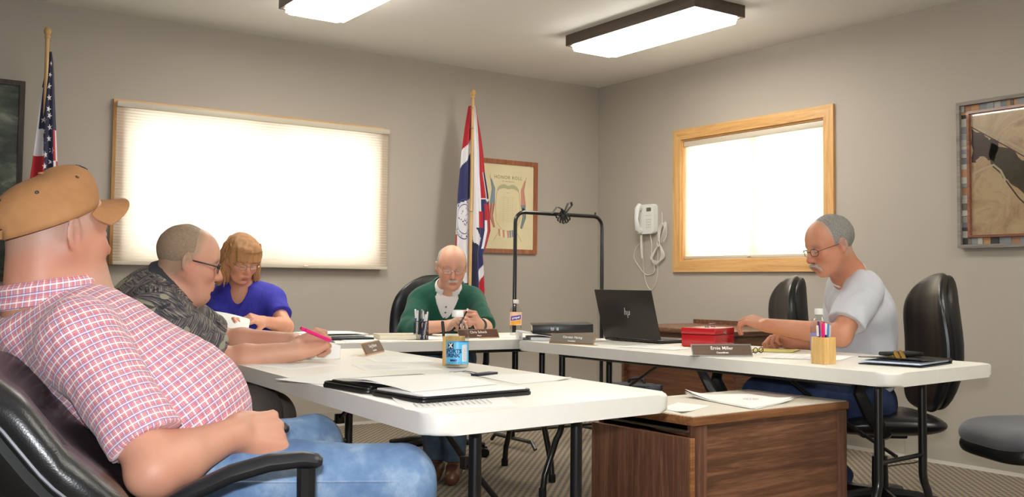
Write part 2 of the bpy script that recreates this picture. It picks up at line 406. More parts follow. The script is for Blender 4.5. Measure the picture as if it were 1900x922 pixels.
# ------------------------------------------------------------------ folding tables
g = G('table_plastic', .42); v = g.coord(); g.b.inputs['Specular IOR Level'].default_value = .4
g.col(g.mix(g.noise(v, 30, 2), (232, 229, 220), (238, 235, 227))); g.bump(g.noise(v, 900, 2), .12, .0006)
TABLE = g.m
RUB = mat('rubber_tip', (12, 12, 13), .7)
def folding_table(label, quad, pairs, loc):
    """quad: corners counter-clockwise at table height; pairs: (p, q, inward) leg positions and the direction of the table middle"""
    r = thing('folding_table', label, 'table', loc); L = Vector(loc)
    bm = BM(); prism(bm, quad_round([(x-L.x, y-L.y) for x, y in quad], .07, 8), .693, .740, bev=.009)
    obj('tabletop', bm, TABLE, r, True, angle=60)
    # steel apron rails below
    cx = sum(p[0] for p in quad)/4-L.x; cy = sum(p[1] for p in quad)/4-L.y
    for i in (0, 2) if (Vector(quad[1])-Vector(quad[0])).length > 1.2 else (1, 3):
        a = Vector(quad[i])-L.to_2d(); b = Vector(quad[(i+1) % 4])-L.to_2d(); c = Vector((cx, cy))
        a = a+(c-a)*.12; b = b+(c-b)*.12; a2 = a+(b-a)*.06
        n = (c-(a+b)/2).normalized()*.055
        bm = BM(); tube(bm, [(*(a2+n), .681), (*(b-(b-a)*.06+n), .681)], .010, 6); obj('rail', bm, STEEL, r)
    for (p, q, inn) in pairs:
        p = Vector(p)-L.to_2d(); q = Vector(q)-L.to_2d(); d = (q-p).normalized(); inn = Vector(inn).normalized()
        for a, s in ((p, -1), (q, 1)):
            dd = d*s
            pts = [(a.x, a.y, .69), (*a, .34)]
            for k in range(1, 6):
                t = k/5; pts.append((*(a+dd*(.03*t*t)), .34-.07*t))
            pts += [(*(a+dd*.10), .10)]
            for k in range(1, 4): pts.append((*(a+dd*(.10+.012*k/3)), .10-.03*k))
            bm = BM(); tube(bm, pts, .0155, 12); leg = obj('leg', bm, STEEL, r)
            bm = BM(); lathe(bm, [(.018, 0), (.019, .004), (.0185, .04), (.016, .042)], 12, (*(a+dd*.112), 0)); obj('rubber_foot', bm, RUB, leg)
        bm = BM(); tube(bm, [(p.x, p.y, .40), (q.x, q.y, .40)], .009, 8); obj('crossbar', bm, STEEL, r)
        bm = BM(); tube(bm, [(p.x-.0, p.y, .672), (q.x, q.y, .672)], .012, 8); obj('hinge_bar', bm, STEEL, r)
        m = (p+q)/2; k = m+inn*.30
        bm = BM(); tube(bm, [(*(m+inn*.02), .405), (*k, .53)], .010, 8, flat=.6)
        tube(bm, [(*k, .53), (*(m+inn*.56), .675)], .010, 8, flat=.6)
        br = obj('folding_brace', bm, STEEL, r)
        bm = BM(); box(bm, (*k, .53), (.03, .03, .035), .004); obj('brace_joint', bm, STEEL, br)
    return r
folding_table('white folding table nearest the camera, carrying the open black portfolio and blue drink bottle',
    [(1.065, 1.835), (1.835, 1.905), (1.925, 3.85), (1.185, 3.88)],
    [((1.29, 2.02), (1.62, 2.05), (.03, 1)), ((1.38, 3.62), (1.72, 3.62), (-.03, -1))], (1.5, 2.85, 0))
tB = folding_table('white folding table farthest back, in front of the man in green',
    [(1.13, 4.275), (3.30, 4.095), (3.35, 4.73), (1.18, 4.90)],
    [((3.14, 4.27), (3.17, 4.56), (-1, .08)), ((1.33, 4.44), (1.36, 4.72), (1, -.08))], (2.25, 4.56, 0))
folding_table('white folding table on the right, carrying the laptop and red cash box',
    [(2.885, 1.985), (3.64, 2.065), (3.60, 4.03), (2.825, 4.075)],
    [((3.09, 2.19), (3.40, 2.22), (0, 1)), ((2.99, 3.90), (3.29, 3.90), (0, -1))], (3.24, 3.03, 0))

# ------------------------------------------------------------------ walnut cabinet beside the near table
WALV = wood('walnut_vertical', (74, 46, 34), (104, 68, 50), (134, 92, 68), axis='Z', scale=1.6, rough=.42, coat=.1)
WALH = wood('walnut_horizontal', (70, 42, 30), (104, 68, 48), (142, 98, 70), axis='X', scale=1.1, rough=.42, coat=.1)
WALE = wood('walnut_edge', (110, 70, 40), (140, 92, 56), (164, 112, 70), axis='X', scale=2., rough=.42)
LAM = mat('beige_laminate', (214, 206, 190), .45, grain=.05, nscale=60)
def yaw_box(bm, c, s, r=0): box(bm, c, s, r)
cab = thing('side_cabinet', 'walnut-grain cabinet with beige top beside the near table, papers on it', 'cabinet', (2.19, 2.20, 0), .045)
W, D, HC = .80, .45, .62
bm = BM(); box(bm, (W/2, D/2, HC-.014), (W, D, .028), .004); top = obj('top', bm, WALE, cab)
bm = BM(); box(bm, (W/2, D/2, HC+.0006), (W-.012, D-.012, .002)); obj('laminate', bm, LAM, top, False)
bm = BM(); box(bm, (W/2+.012, .020, (HC-.028)/2+.02), (W-.11, .016, HC-.07)); obj('long_panel', bm, WALH, cab, False)
for x, nm in ((.045, 'edge_post'), (W-.03, 'edge_post')):
    bm = BM(); box(bm, (x, .025, (HC-.028)/2), (.05 if x < .1 else .05, .038, HC-.03), .003); obj(nm, bm, WALV, cab)
bm = BM(); box(bm, (W-.009, D/2+.01, (HC-.028)/2), (.018, D-.03, HC-.03)); obj('side_panel', bm, WALE, cab, False)
bm = BM(); box(bm, (W/2, D-.012, (HC-.028)/2), (W-.05, .018, HC-.03)); obj('back_panel', bm, WALH, cab, False)
bm = BM(); box(bm, (W/2, D/2, .04), (W-.06, D-.05, .02)); obj('bottom_board', bm, WALH, cab, False)
bm = BM(); box(bm, (-.008, D/2-.006, .285), (.020, D-.004, .545), .002); dr = obj('door', bm, WALV, cab, label='walnut door with lighter edge strip')
bm = BM(); box(bm, (-.0085, -.004+.0005, .285), (.0205, .006, .546), .001); obj('edge_strip', bm, WALE, dr)
bm = BM(); box(bm, (.004, D/2, .592-.018), (.012, D-.05, .006)); obj('door_rail', bm, mat('brushed_rail', (150, 140, 125), .3, .9), cab)

# wide walnut desk against the right wall
dk = thing('wooden_desk', 'walnut-coloured desk standing behind the laptop table by the right wall', 'desk', (4.83, 4.67, 0))
bm = BM(); box(bm, (0, 0, .735), (.76, 1.08, .03), .004); obj('desktop', bm, WALH, dk)
for y in (-.51, .51):
    bm = BM(); box(bm, (0, y, .36), (.68, .022, .72)); obj('side_panel', bm, WALH, dk, False)
bm = BM(); box(bm, (-.30, 0, .40), (.02, 1.00, .63)); obj('modesty_panel', bm, wood('walnut_y', (78, 46, 30), (108, 66, 44), (134, 88, 60), axis='Y', scale=1.2), dk, False)
bm = BM(); box(bm, (.355, 0, .765), (.02, 1.06, .03)); obj('back_rail', bm, WALH, dk, False)

# ------------------------------------------------------------------ chairs
g = G('black_leather', .34); v = g.coord(); g.b.inputs['Specular IOR Level'].default_value = .55
g.col(g.mix(g.noise(v, 8, 2), (20, 20, 22), (27, 27, 28)))
vo = g.n('TexVoronoi'); vo.inputs['Scale'].default_value = 330; g.l(v, vo.inputs['Vector'])
g.bump(g.math('ADD', vo.outputs[0], g.math('MULTIPLY', g.noise(v, 12, 2), 1.5)), .16, .0010)
LEATHER = g.m
GREYF = mat('grey_seat_fabric', (92, 92, 96), .95, grain=.25, nscale=500, bump=.4, sheen=.3)
def pillow(bm, cen, nrm, T, nu=22, nv=18, p=3.2, seam=None):
    """closed cushion: cen(u,v) middle surface on [-1,1]^2, nrm(u,v) unit normal, T thickness"""
    top, bot = [], []
    for i in range(nu+1):
        u = math.sin((i/nu-.5)*math.pi); a, b = [], []
        for j in range(nv+1):
            v = math.sin((j/nv-.5)*math.pi)
            t = max(0, 1-abs(u)**p)**.5*max(0, 1-abs(v)**p)**.5
            if seam: t *= seam(u, v)
            uu = u*math.sqrt(1-.28*v**4); vv = v*math.sqrt(1-.28*u**4); c = Vector(cen(uu, vv)); n = Vector(nrm(uu, vv)); edge = (i in (0, nu) or j in (0, nv))
            va = bm.verts.new(c+n*T*t); a.append(va); b.append(va if edge else bm.verts.new(c-n*T*t))
        top.append(a); bot.append(b)
    for i in range(nu):
        for j in range(nv):
            bm.faces.new((top[i][j], top[i+1][j], top[i+1][j+1], top[i][j+1]))
            q = (bot[i][j], bot[i][j+1], bot[i+1][j+1], bot[i+1][j])
            q = list(dict.fromkeys(q))
            if len(q) > 2 and set(q) != {top[i][j], top[i+1][j], top[i+1][j+1], top[i][j+1]}:
                try: bm.faces.new(q)
                except ValueError: pass
def star_base(r, rad=.30, h=.10, cyl=.42):
    bm = BM(); lathe(bm, [(.034, h-.03), (.036, h+.05), (.034, h+.16), (.022, h+.165), (.022, cyl)], 16); obj('gas_cylinder', bm, BLACK, r)
    for k in range(5):
        a = 2*math.pi*k/5+.35; d = Vector((math.cos(a), math.sin(a), 0)); s = Vector((-d.y, d.x, 0))
        bm = BM(); tube(bm, [d*.02+Vector((0, 0, h)), d*(rad*.5)+Vector((0, 0, h-.005)), d*rad+Vector((0, 0, h-.03))], [.032, .026, .018], 8, flat=.8)
        sp = obj('spoke', bm, BLACK, r)
        bm = BM(); Rm = frame3(d*rad+Vector((0, 0, .027)), d, Vector((0, 0, 1)), s)
        for q in (-.020, .020):
            t = bmesh.new(); lathe(t, [(.006, -.008), (.024, -.008), (.027, -.004), (.027, .004), (.024, .008), (.006, .008)], 16)
            bmesh.ops.transform(t, matrix=Matrix.Translation(s*q) @ Rm, verts=t.verts); merge(bm, t)
        t = bmesh.new(); lathe(t, [(.006, -.02), (.006, .02)], 8); bmesh.ops.transform(t, matrix=Rm, verts=t.verts); merge(bm, t)
        box(bm, d*rad+Vector((0, 0, .052)), (.03, .03, .02), .004)
        obj('caster', bm, BLACK, sp)
def office_chair(label, loc, rz, cat='chair', recline=.18, bh=.62, bw=.52, sh=.45, group=None, arms=True):
    r = thing('office_chair', label, 'chair', loc, rz, group)
    star_base(r)
    bm = BM(); box(bm, (0, 0, sh-.085), (.20, .16, .03), .008); obj('tilt_plate', bm, BLACK, r)
    bm = BM(); pillow(bm, lambda u, v: (.25*u, .255*v*(1-.06*u), sh-.03-.02*max(0, u)**3+.008*v*v), lambda u, v: (0, 0, 1), .055, seam=lambda u, v: 1-.12*math.exp(-((abs(v)-.62)/.05)**2))
    obj('seat', bm, LEATHER, r)
    zb = sh+.02
    def cen(u, v, off=0):
        t = (u+1)/2; z = zb+t*bh; w_ = bw/2*(.84+.20*math.sin(math.pi*min(1, t*.90+.10)))
        x = -.20-recline*t*bh-.03*math.sin(t*math.pi*1.6)+.075*v*v*(.6+.4*t)-off
        return (x, w_*v*math.sqrt(max(.0, 1-(max(0, (t-.72)/.30))**2.6*.55)), z-.03*v*v*max(0, t-.6)/.4)
    nn = Vector((1, 0, recline)).normalized()
    bm = BM(); pillow(bm, lambda u, v: cen(u, v), lambda u, v: nn, .055, nu=30, seam=lambda u, v: 1-.30*math.exp(-((u+.25+.25*v*v)/.05)**2)-.14*math.exp(-((abs(v)-.66)/.05)**2))
    back = obj('backrest', bm, LEATHER, r)
    bm = BM(); pillow(bm, lambda u, v: cen(u*.97, v*.97, .030), lambda u, v: nn, .035, nu=16, nv=12, p=6); obj('back_shell', bm, mat('chair_shell', (14, 14, 15), .5), back)
    if arms:
        for s in (-1, 1):
            bm = BM(); pts = [(-.20, s*.27, sh+.20), (-.12, s*.285, sh+.235), (0, s*.29, sh+.245), (.12, s*.29, sh+.235), (.17, s*.288, sh+.20)]
            tube(bm, pts, [.020, .028, .030, .028, .018], 10, flat=.55); ar = obj('armrest', bm, BLACK, r)
            bm = BM(); tube(bm, [(.15, s*.288, sh+.215), (.17, s*.285, sh+.12), (.12, s*.27, sh+.02), (.04, s*.22, sh-.06), (0, s*.10, sh-.085)], [.016, .018, .019, .019, .016], 8, flat=1.5)
            obj('arm_post', bm, BLACK, ar)
    return r

ch4 = office_chair('black leather office chair behind the man in the light grey shirt', (3.96, 2.80, 0), math.pi-.66)
office_chair('empty black leather office chair by the right wall, between the red box and the window', (3.95, 3.62, 0), math.pi-.66, bh=.62, sh=.44)
office_chair('black leather office chair of the man in the green pullover', (2.97, 5.10, 0), -2.05, bh=.60)
office_chair('black leather office chair under the man in the patterned shirt', (.60, 3.12, 0), .12, bh=.40, arms=False)
office_chair('black office chair behind the woman in the blue blouse', (1.62, 5.36, 0), -math.pi/2+.1, bh=.36, arms=False)
# grey fabric chair cut off by the right edge of the photograph
ge = thing('side_chair', 'grey upholstered chair cut off at the right edge, black shell under the seat', 'chair', (4.06, 2.12, 0), math.pi-.5)
bm = BM(); pillow(bm, lambda u, v: (.27*u, .27*v*(1-.08*u), .445-.03*max(0, u)**3), lambda u, v: (0, 0, 1), .045, p=8); obj('seat', bm, GREYF, ge)
bm = BM(); pillow(bm, lambda u, v: (.268*u, .268*v*(1-.08*u), .392-.022*max(0, u)**3), lambda u, v: (0, 0, 1), .042, p=8); obj('seat_shell', bm, BLACK, ge)
bm = BM(); pillow(bm, lambda u, v: (-.30-.05*u+.04*v*v, .24*v, .78+.22*u), lambda u, v: (1, 0, .2), .035, p=8); obj('backrest', bm, GREYF, ge)
bm = BM(); tube(bm, [(-.22, 0, .38), (-.36, 0, .42), (-.36, 0, .66)], .02, 8); obj('back_bar', bm, BLACK, ge)
star_base(ge, cyl=.38)

# ------------------------------------------------------------------ implicit-surface modelling for the people
F32 = np.float32
def A3(p): return np.array(tuple(p), dtype=np.float64)
def nz(v): v = A3(v); return v/np.linalg.norm(v)
def cone(a, b, ra, rb):
    a, b = A3(a), A3(b); ab = b-a; L2 = max(ab @ ab, 1e-9); r = max(ra, rb)
    def f(P):
        q = P-a; h = np.clip((q @ ab)/L2, 0, 1)
        return np.linalg.norm(q-h[:, None]*ab, axis=1)-(ra+(rb-ra)*h)
    return (f, np.minimum(a, b)-r, np.maximum(a, b)+r)
def ell(c, rad, R=None):
    """ellipsoid; R rows are the three axes"""
    c = A3(c); rad = A3(rad); R = np.eye(3) if R is None else np.array([A3(x) for x in R]); m = max(rad)
    ext = np.sqrt(((R*rad[:, None])**2).sum(0))
    def f(P):
        q = (P-c) @ R.T; k0 = np.linalg.norm(q/rad, axis=1); k1 = np.linalg.norm(q/rad**2, axis=1)+1e-9
        return k0*(k0-1)/k1
    return (f, c-ext, c+ext)
def halfspace(p, n):
    p = A3(p); n = nz(n)
    return (lambda P: (P-p) @ n, np.full(3, -9.), np.full(3, 9.))
def smin(a, b, k):
    if k <= 0: return np.minimum(a, b)
    h = np.maximum(k-np.abs(a-b), 0)/k
    return np.minimum(a, b)-h*h*k*.25
MARG = .075
def ev(items, P):
    """items: (op, prim, k) with op add / sub / int; prim is a primitive tuple or a nested list"""
    d = np.full(len(P), 1.0)
    for op, pr, k in items:
        if op == 'fn': d = pr(P, d); continue
        if isinstance(pr, list): lo, hi = bounds(pr)
        else: lo, hi = pr[1], pr[2]
        m = np.all((P > lo-MARG) & (P < hi+MARG), axis=1)
        if not m.any():
            if op == 'int': d[:] = 1.0
            continue
        full = m.all(); Q = P if full else P[m]
        v = ev(pr, Q) if isinstance(pr, list) else pr[0](Q)
        e = d if full else d[m]
        if op == 'add': r = smin(e, v, k)
        elif op == 'sub': r = -smin(-e, v, k)
        else: r = -smin(-e, -v, k)
        if full: d = r
        else: d[m] = r
    return d
def bounds(items):
    lo = np.full(3, 9.); hi = np.full(3, -9.)
    for op, pr, k in items:
        if op != 'add': continue
        a, b = bounds(pr) if isinstance(pr, list) else (pr[1], pr[2])
        lo = np.minimum(lo, a); hi = np.maximum(hi, b)
    return lo, hi
def surface(items, res, box_=None):
    """surface nets on a sparse set of blocks -> vertices, quads"""
    lo, hi = box_ if box_ is not None else bounds(items)
    lo = A3(lo)-.03; hi = A3(hi)+.03; B = 8
    nb = np.ceil((hi-lo)/(res*B)).astype(int)+1; n = nb*B+1
    bi = np.stack(np.meshgrid(*[np.arange(k) for k in nb], indexing='ij'), -1).reshape(-1, 3)
    cen = lo+(bi+.5)*B*res
    dc = ev(items, cen); act = np.abs(dc) < (B*res*.87+.014)
    V = np.empty(tuple(n), F32)
    fill = np.where(dc < 0, -.02, .02).reshape(tuple(nb)).astype(F32)
    V[:-1, :-1, :-1] = np.repeat(np.repeat(np.repeat(fill, B, 0), B, 1), B, 2)
    V[-1] = .02; V[:, -1] = .02; V[:, :, -1] = .02
    off = np.stack(np.meshgrid(*[np.arange(B+1)]*3, indexing='ij'), -1).reshape(-1, 3)
    ba = bi[act]
    for s in range(0, len(ba), 400):
        ijk = (ba[s:s+400, None, :]*B+off[None]).reshape(-1, 3)
        V[ijk[:, 0], ijk[:, 1], ijk[:, 2]] = ev(items, lo+ijk*res)
    co = np.stack(np.meshgrid(*[np.arange(B)]*3, indexing='ij'), -1).reshape(-1, 3)
    cells = (ba[:, None, :]*B+co[None]).reshape(-1, 3)
    corner = np.array([(i, j, k) for i in (0, 1) for j in (0, 1) for k in (0, 1)])
    S = np.stack([V[cells[:, 0]+c[0], cells[:, 1]+c[1], cells[:, 2]+c[2]] for c in corner], 1)
    neg = S < 0; mix = neg.any(1) & ~neg.all(1); cells = cells[mix]; S = S[mix].astype(np.float64)
    ac = np.zeros((len(cells), 3)); cnt = np.zeros(len(cells))
    for a in range(8):
        for b in range(a+1, 8):
            dlt = corner[b]-corner[a]
            if np.abs(dlt).sum() != 1: continue
            m = (S[:, a] < 0) != (S[:, b] < 0); t = S[:, a]/(S[:, a]-S[:, b]+1e-12)
            ac[m] += (corner[a]+t[:, None]*dlt)[m]; cnt += m
    verts = lo+(cells+ac/np.maximum(cnt, 1)[:, None])*res
    key = (cells[:, 0].astype(np.int64)*n[1]+cells[:, 1])*n[2]+cells[:, 2]
    order = np.argsort(key); ks = key[order]
    def find(c):
        k = (c[:, 0].astype(np.int64)*n[1]+c[:, 1])*n[2]+c[:, 2]; i = np.searchsorted(ks, k); i = np.minimum(i, len(ks)-1)
        return np.where(ks[i] == k, order[i], -1)
    quads = []
    for ax, ci in ((0, 4), (1, 2), (2, 1)):
        m = (S[:, 0] < 0) != (S[:, ci] < 0); c = cells[m]; flip = S[m, 0] < 0
        u, v = [(1, 2), (2, 0), (0, 1)][ax]; du = np.zeros(3, int); du[u] = 1; dv = np.zeros(3, int); dv[v] = 1
        q = np.stack([find(c), find(c-du), find(c-du-dv), find(c-dv)], 1)
        ok = (q >= 0).all(1); q = q[ok]; fl_ = flip[ok]
        q[~fl_] = q[~fl_][:, ::-1]; quads.append(q)
    return verts, np.concatenate(quads)
def np_mesh(name, verts, quads, m, parent, L=(0, 0, 0), col=None, uv=None, fmat=None, smooth=True):
    me = bpy.data.meshes.new(name); me.vertices.add(len(verts)); me.vertices.foreach_set('co', (verts-A3(L)).astype(F32).ravel())
    me.loops.add(quads.size); me.loops.foreach_set('vertex_index', quads.astype(np.int32).ravel())
    me.polygons.add(len(quads)); me.polygons.foreach_set('loop_start', np.arange(0, quads.size, 4, dtype=np.int32))
    try: me.polygons.foreach_set('loop_total', np.full(len(quads), 4, np.int32))
    except Exception: pass
    me.polygons.foreach_set('use_smooth', np.full(len(quads), smooth))
    for x in (m if isinstance(m, (list, tuple)) else [m]): me.materials.append(x)
    if fmat is not None: me.polygons.foreach_set('material_index', fmat.astype(np.int32))
    me.update(calc_edges=True)
    if col is not None:
        a = me.color_attributes.new('col', 'FLOAT_COLOR', 'POINT'); c4 = np.ones((len(verts), 4), F32); c4[:, :3] = col; a.data.foreach_set('color', c4.ravel())
    if uv is not None:
        l = me.uv_layers.new(name='UVMap'); l.data.foreach_set('uv', uv.astype(F32).ravel())
    o = bpy.data.objects.new(name, me); C.objects.link(o); o.parent = parent
    return o
def warp(P, f, seed=0.):
    """smooth pseudo-random field in about [-1,1]"""
    x, y, z = P[:, 0]*f+seed, P[:, 1]*f+seed*1.7, P[:, 2]*f-seed
    a = np.sin(x*1.3+1.9*np.sin(y*.8+.7*z)+.5)+np.sin(y*1.7-1.6*np.sin(z*.9+.6*x)+1.3)+np.sin(z*1.5+1.4*np.sin(x*.7-.9*y)+2.1)
    return a/3
def folds(P, amp, f=22., axis=None, seed=0., stretch=.35):
    """cloth folds: ridges running across an axis"""
    Q = P.copy()
    if axis is not None:
        n = nz(axis); Q = P-(P @ n)[:, None]*n*(1-stretch)
    w1 = warp(Q, f, seed); w2 = warp(Q, f*1.9, seed+3)
    return amp*((1-2*np.abs(w1))*.65+(1-2*np.abs(w2))*.35)

class Head:
    def __init__(s, c, fwd, up=(0, 0, 1), sc=1.0, **k):
        s.c = A3(c); s.F = nz(fwd); s.L = nz(np.cross(A3(up), s.F)); s.U = np.cross(s.F, s.L); s.s = sc; s.k = k
        s.R = (s.F, s.L, s.U)
    def p(s, x, y, z): return s.c+s.s*(x*s.F+y*s.L+z*s.U)
    def loc(s, P): q = (P-s.c)/s.s; return q @ s.F, q @ s.L, q @ s.U
    def co(s, a, b, ra, rb): return cone(s.p(*a), s.p(*b), ra*s.s, rb*s.s)
    def el(s, c, r, R=None): return ell(s.p(*c), [x*s.s for x in r], s.R if R is None else R)
    def rotR(s, ax, deg):
        a = math.radians(deg); F_, L_, U_ = s.R
        if ax == 'U': return (F_*math.cos(a)+L_*math.sin(a), -F_*math.sin(a)+L_*math.cos(a), U_)
        if ax == 'L': return (F_*math.cos(a)+U_*math.sin(a), L_, -F_*math.sin(a)+U_*math.cos(a))
    def cranium(s):
        return [('add', s.el((-.014, 0, .038), (.096, .076, .082)), 0), ('add', s.el((.022, 0, .020), (.068, .068, .078)), .03)]
    def items(s):
        k = s.k; fat = k.get('fat', 0.); ear = k.get('ear', 1.0); nose = k.get('nose', 1.0); I = s.cranium()
        A = lambda pr, kk: I.append(('add', pr, kk)); S = lambda pr, kk: I.append(('sub', pr, kk))
        A(s.el((.030, 0, -.040), (.058, .058+fat*.5, .066)), .03)
        for y in (-1, 1):
            A(s.co((-.005, y*.056, -.035), (.052, y*.028, -.092), .020+fat, .018+fat*.5), .03)
            A(s.el((.052, y*.040, -.028), (.030, .024, .024)), .022)               # cheek
            A(s.co((.076, y*.010, .022), (.066, y*.048, .020), .0105, .010), .014)    # brow
        A(s.el((.064, 0, -.100), (.020, .024, .016)), .020)                           # chin
        if fat: A(s.el((.030, 0, -.105), (.055, .050, .028+fat)), .03)
        A(s.el((.074, 0, -.066), (.022, .030, .022)), .018)                           # muzzle
        for y in (-1, 1):
            S(s.el((.094, y*.032, .001), (.020, .019, .015)), .016)                  # socket
            A(s.el((.0715, y*.0315, -.0005), (.0150, .0165, .0125)), .004)           # lid over the eye
            S(s.co((.0855, y*.0315-.012, -.0052), (.0855, y*.0315+.012, -.0052), .0022, .0022), .003)
        A(s.co((.082, 0, .016), (.106*nose, 0, -.030), .0078, .0110), .010)
        A(s.el((.1035*nose, 0, -.034), (.0135, .0125, .0115)), .006)
        for y in (-1, 1):
            A(s.el((.0945, y*.0125, -.038), (.0115, .0075, .0085)), .005)
            S(s.el((.099, y*.0065, -.0475), (.006, .0038, .004)), .003)
        A(s.el((.0900, 0, -.0655), (.0085, .021, .0052)), .005)
        A(s.el((.0885, 0, -.0765), (.0085, .018, .0060)), .005)
        S(s.co((.0985, -.019, -.0708), (.0985, .019, -.0708), .0018, .0018), .003)
        S(s.el((.088, 0, -.0885), (.008, .018, .005)), .008)
        for y in (-1, 1):                                                         # ears
            Re = (nz(s.F*math.cos(.45)+s.L*(-y)*math.sin(.45)*1.0), nz(s.L*math.cos(.45)+s.F*y*math.sin(.45)), s.U)
            Re = (Re[0], nz(np.cross(s.U, Re[0])), s.U)
            e = [('add', s.el((-.015, y*.0855, .000), (.0180*ear, .0062, .0300*ear), Re), 0), ('add', s.el((-.007, y*.083, -.025*ear), (.0085, .006, .011), Re), .006),
                 ('add', s.el((-.008, y*.074, 0), (.010, .010, .020)), .006),
                 ('sub', s.el((-.0105, y*.0925, -.002), (.0085*ear, .0085, .0150*ear), Re), .002), ('sub', s.el((-.0165, y*.0945, .0145*ear), (.0095, .0060, .0090), Re), .002)]
            I.append(('add', e, .006))
        return I
    def eyes(s, parent, L0, iris=(70, 85, 95)):
        for y in (-1, 1):
            bm = BM(); M = frame3(s.p(.0705, y*.0315, -.0008)-A3(L0), s.L, s.U, s.F); t = bmesh.new()
            prof = [(.0128*math.sin(a), -.0128*math.cos(a)) for a in np.linspace(.05, math.pi-.05, 16)]
            lathe(t, [(r*s.s, z*s.s) for r, z in prof], 18)
            bmesh.ops.transform(t, matrix=M, verts=t.verts); merge(bm, t)
            o = obj('eye', bm, [mat('eye_white', (232, 226, 220), .2), mat('iris_dark', iris, .2)], parent)
            pc = Vector(s.p(.0705, y*.0315, -.0008)-A3(L0)); Fv_ = Vector(nz(s.F-s.U*.35))
            for f in o.data.polygons:
                if (f.center-pc).normalized().dot(Fv_) > .90: f.material_index = 1
def hand(w, fwd, back, side, curl=(.5, .5, .5, .5), thumb=(.5, .3), s=1.0, spread=.10):
    """w wrist, fwd toward the knuckles, back = normal of the back of the hand, side = +1 when the thumb lies toward cross(back,fwd)"""
    w = A3(w); f = nz(fwd); n = A3(back); n = nz(n-f*(n @ f)); t = np.cross(n, f)*side
    P = lambda a, b, c: w+s*(a*f+b*t+c*n)
    I = [('add', ell(P(.048, .0, -.004), [.050*s, .040*s, .0155*s], (f, t, n)), 0)]
    for b in (.030, .010, -.011, -.030): I.append(('add', cone(P(.005, b*.55, 0), P(.088-abs(b-.008)*.25, b, .001), .0135*s, .0105*s), .008))
    I.append(('add', cone(P(.012, .022, -.006), P(.045, .034, -.012), .017*s, .013*s), .01))
    lens = [(.043, .026, .021), (.048, .029, .022), (.044, .027, .021), (.034, .020, .018)]
    for i, b in enumerate((.030, .010, -.011, -.030)):
        base = P(.088-abs(b-.008)*.25, b, .001); d = nz(f+t*spread*(1.2-i*.8)); r = [.0098, .0088, .0080, .0070][0:4] if i < 3 else [.0085, .0076, .0069, .0062]
        c = curl[i]; g_ = []; ang = 0; p0 = base; up_ = n
        for j, (ln, cc) in enumerate(zip(lens[i], (c, c*1.15, c*.75))):
            ang += cc; dd = d*math.cos(ang)-up_*math.sin(ang); p1 = p0+dd*ln*s
            g_.append(('add', cone(p0, p1, r[j]*s, r[j+1]*s), .003)); p0 = p1
        I.append(('add', g_, .0035))
    tb = P(.028, .033, -.010); d = nz(f*.62+t*(.78-thumb[0])-n*(.25+thumb[0]*.6)); p1 = tb+d*.042*s
    d2 = nz(d+f*.3-t*thumb[1]-n*thumb[1]*.3); p2 = p1+d2*.032*s; d3 = nz(d2+f*.1-t*thumb[1]); p3 = p2+d3*.024*s
    I.append(('add', [('add', cone(tb, p1, .0150*s, .0112*s), 0), ('add', cone(p1, p2, .0108*s, .0098*s), .003), ('add', cone(p2, p3, .0098*s, .0080*s), .003)], .006))
    return I
def arm(sh, el, wr, r=(.052, .045, .047, .029)):
    sh, el, wr = A3(sh), A3(el), A3(wr); m = el+(wr-el)*.28
    return [('add', cone(sh, el, r[0], r[1]), .02), ('add', cone(el, m, r[1]*.96, r[2]), .02), ('add', cone(m, wr, r[2], r[3]), .02)]
def cloth_sleeve(sh, el, hem_t, r0, r1, carve=True):
    """sleeve from the shoulder to a fraction of the upper arm, cut square and hollow at the hem"""
    sh, el = A3(sh), A3(el); d = nz(el-sh); hem = sh+(el-sh)*hem_t; I = [('add', cone(sh, hem+d*.05, r0, r1), 0), ('int', halfspace(hem, d), .003)]
    if carve: I.append(('sub', cone(hem-d*.035, hem+d*.05, r1-.006, r1-.003), .002))
    return I
def trousers(hip, knee, ank, r=(.098, .078, .062), kk=.03):
    hip, knee, ank = A3(hip), A3(knee), A3(ank); d = nz(ank-knee)
    return [('add', cone(hip, knee, r[0], r[1]), kk), ('add', [('add', cone(knee, ank+d*.03, r[1]*.97, r[2]), 0), ('int', halfspace(ank, d), .004)], .03)]
def frame_axes(up, left):
    u = nz(up); l = A3(left); l = nz(l-u*(l @ u)); f = np.cross(l, u); return (f, l, u)

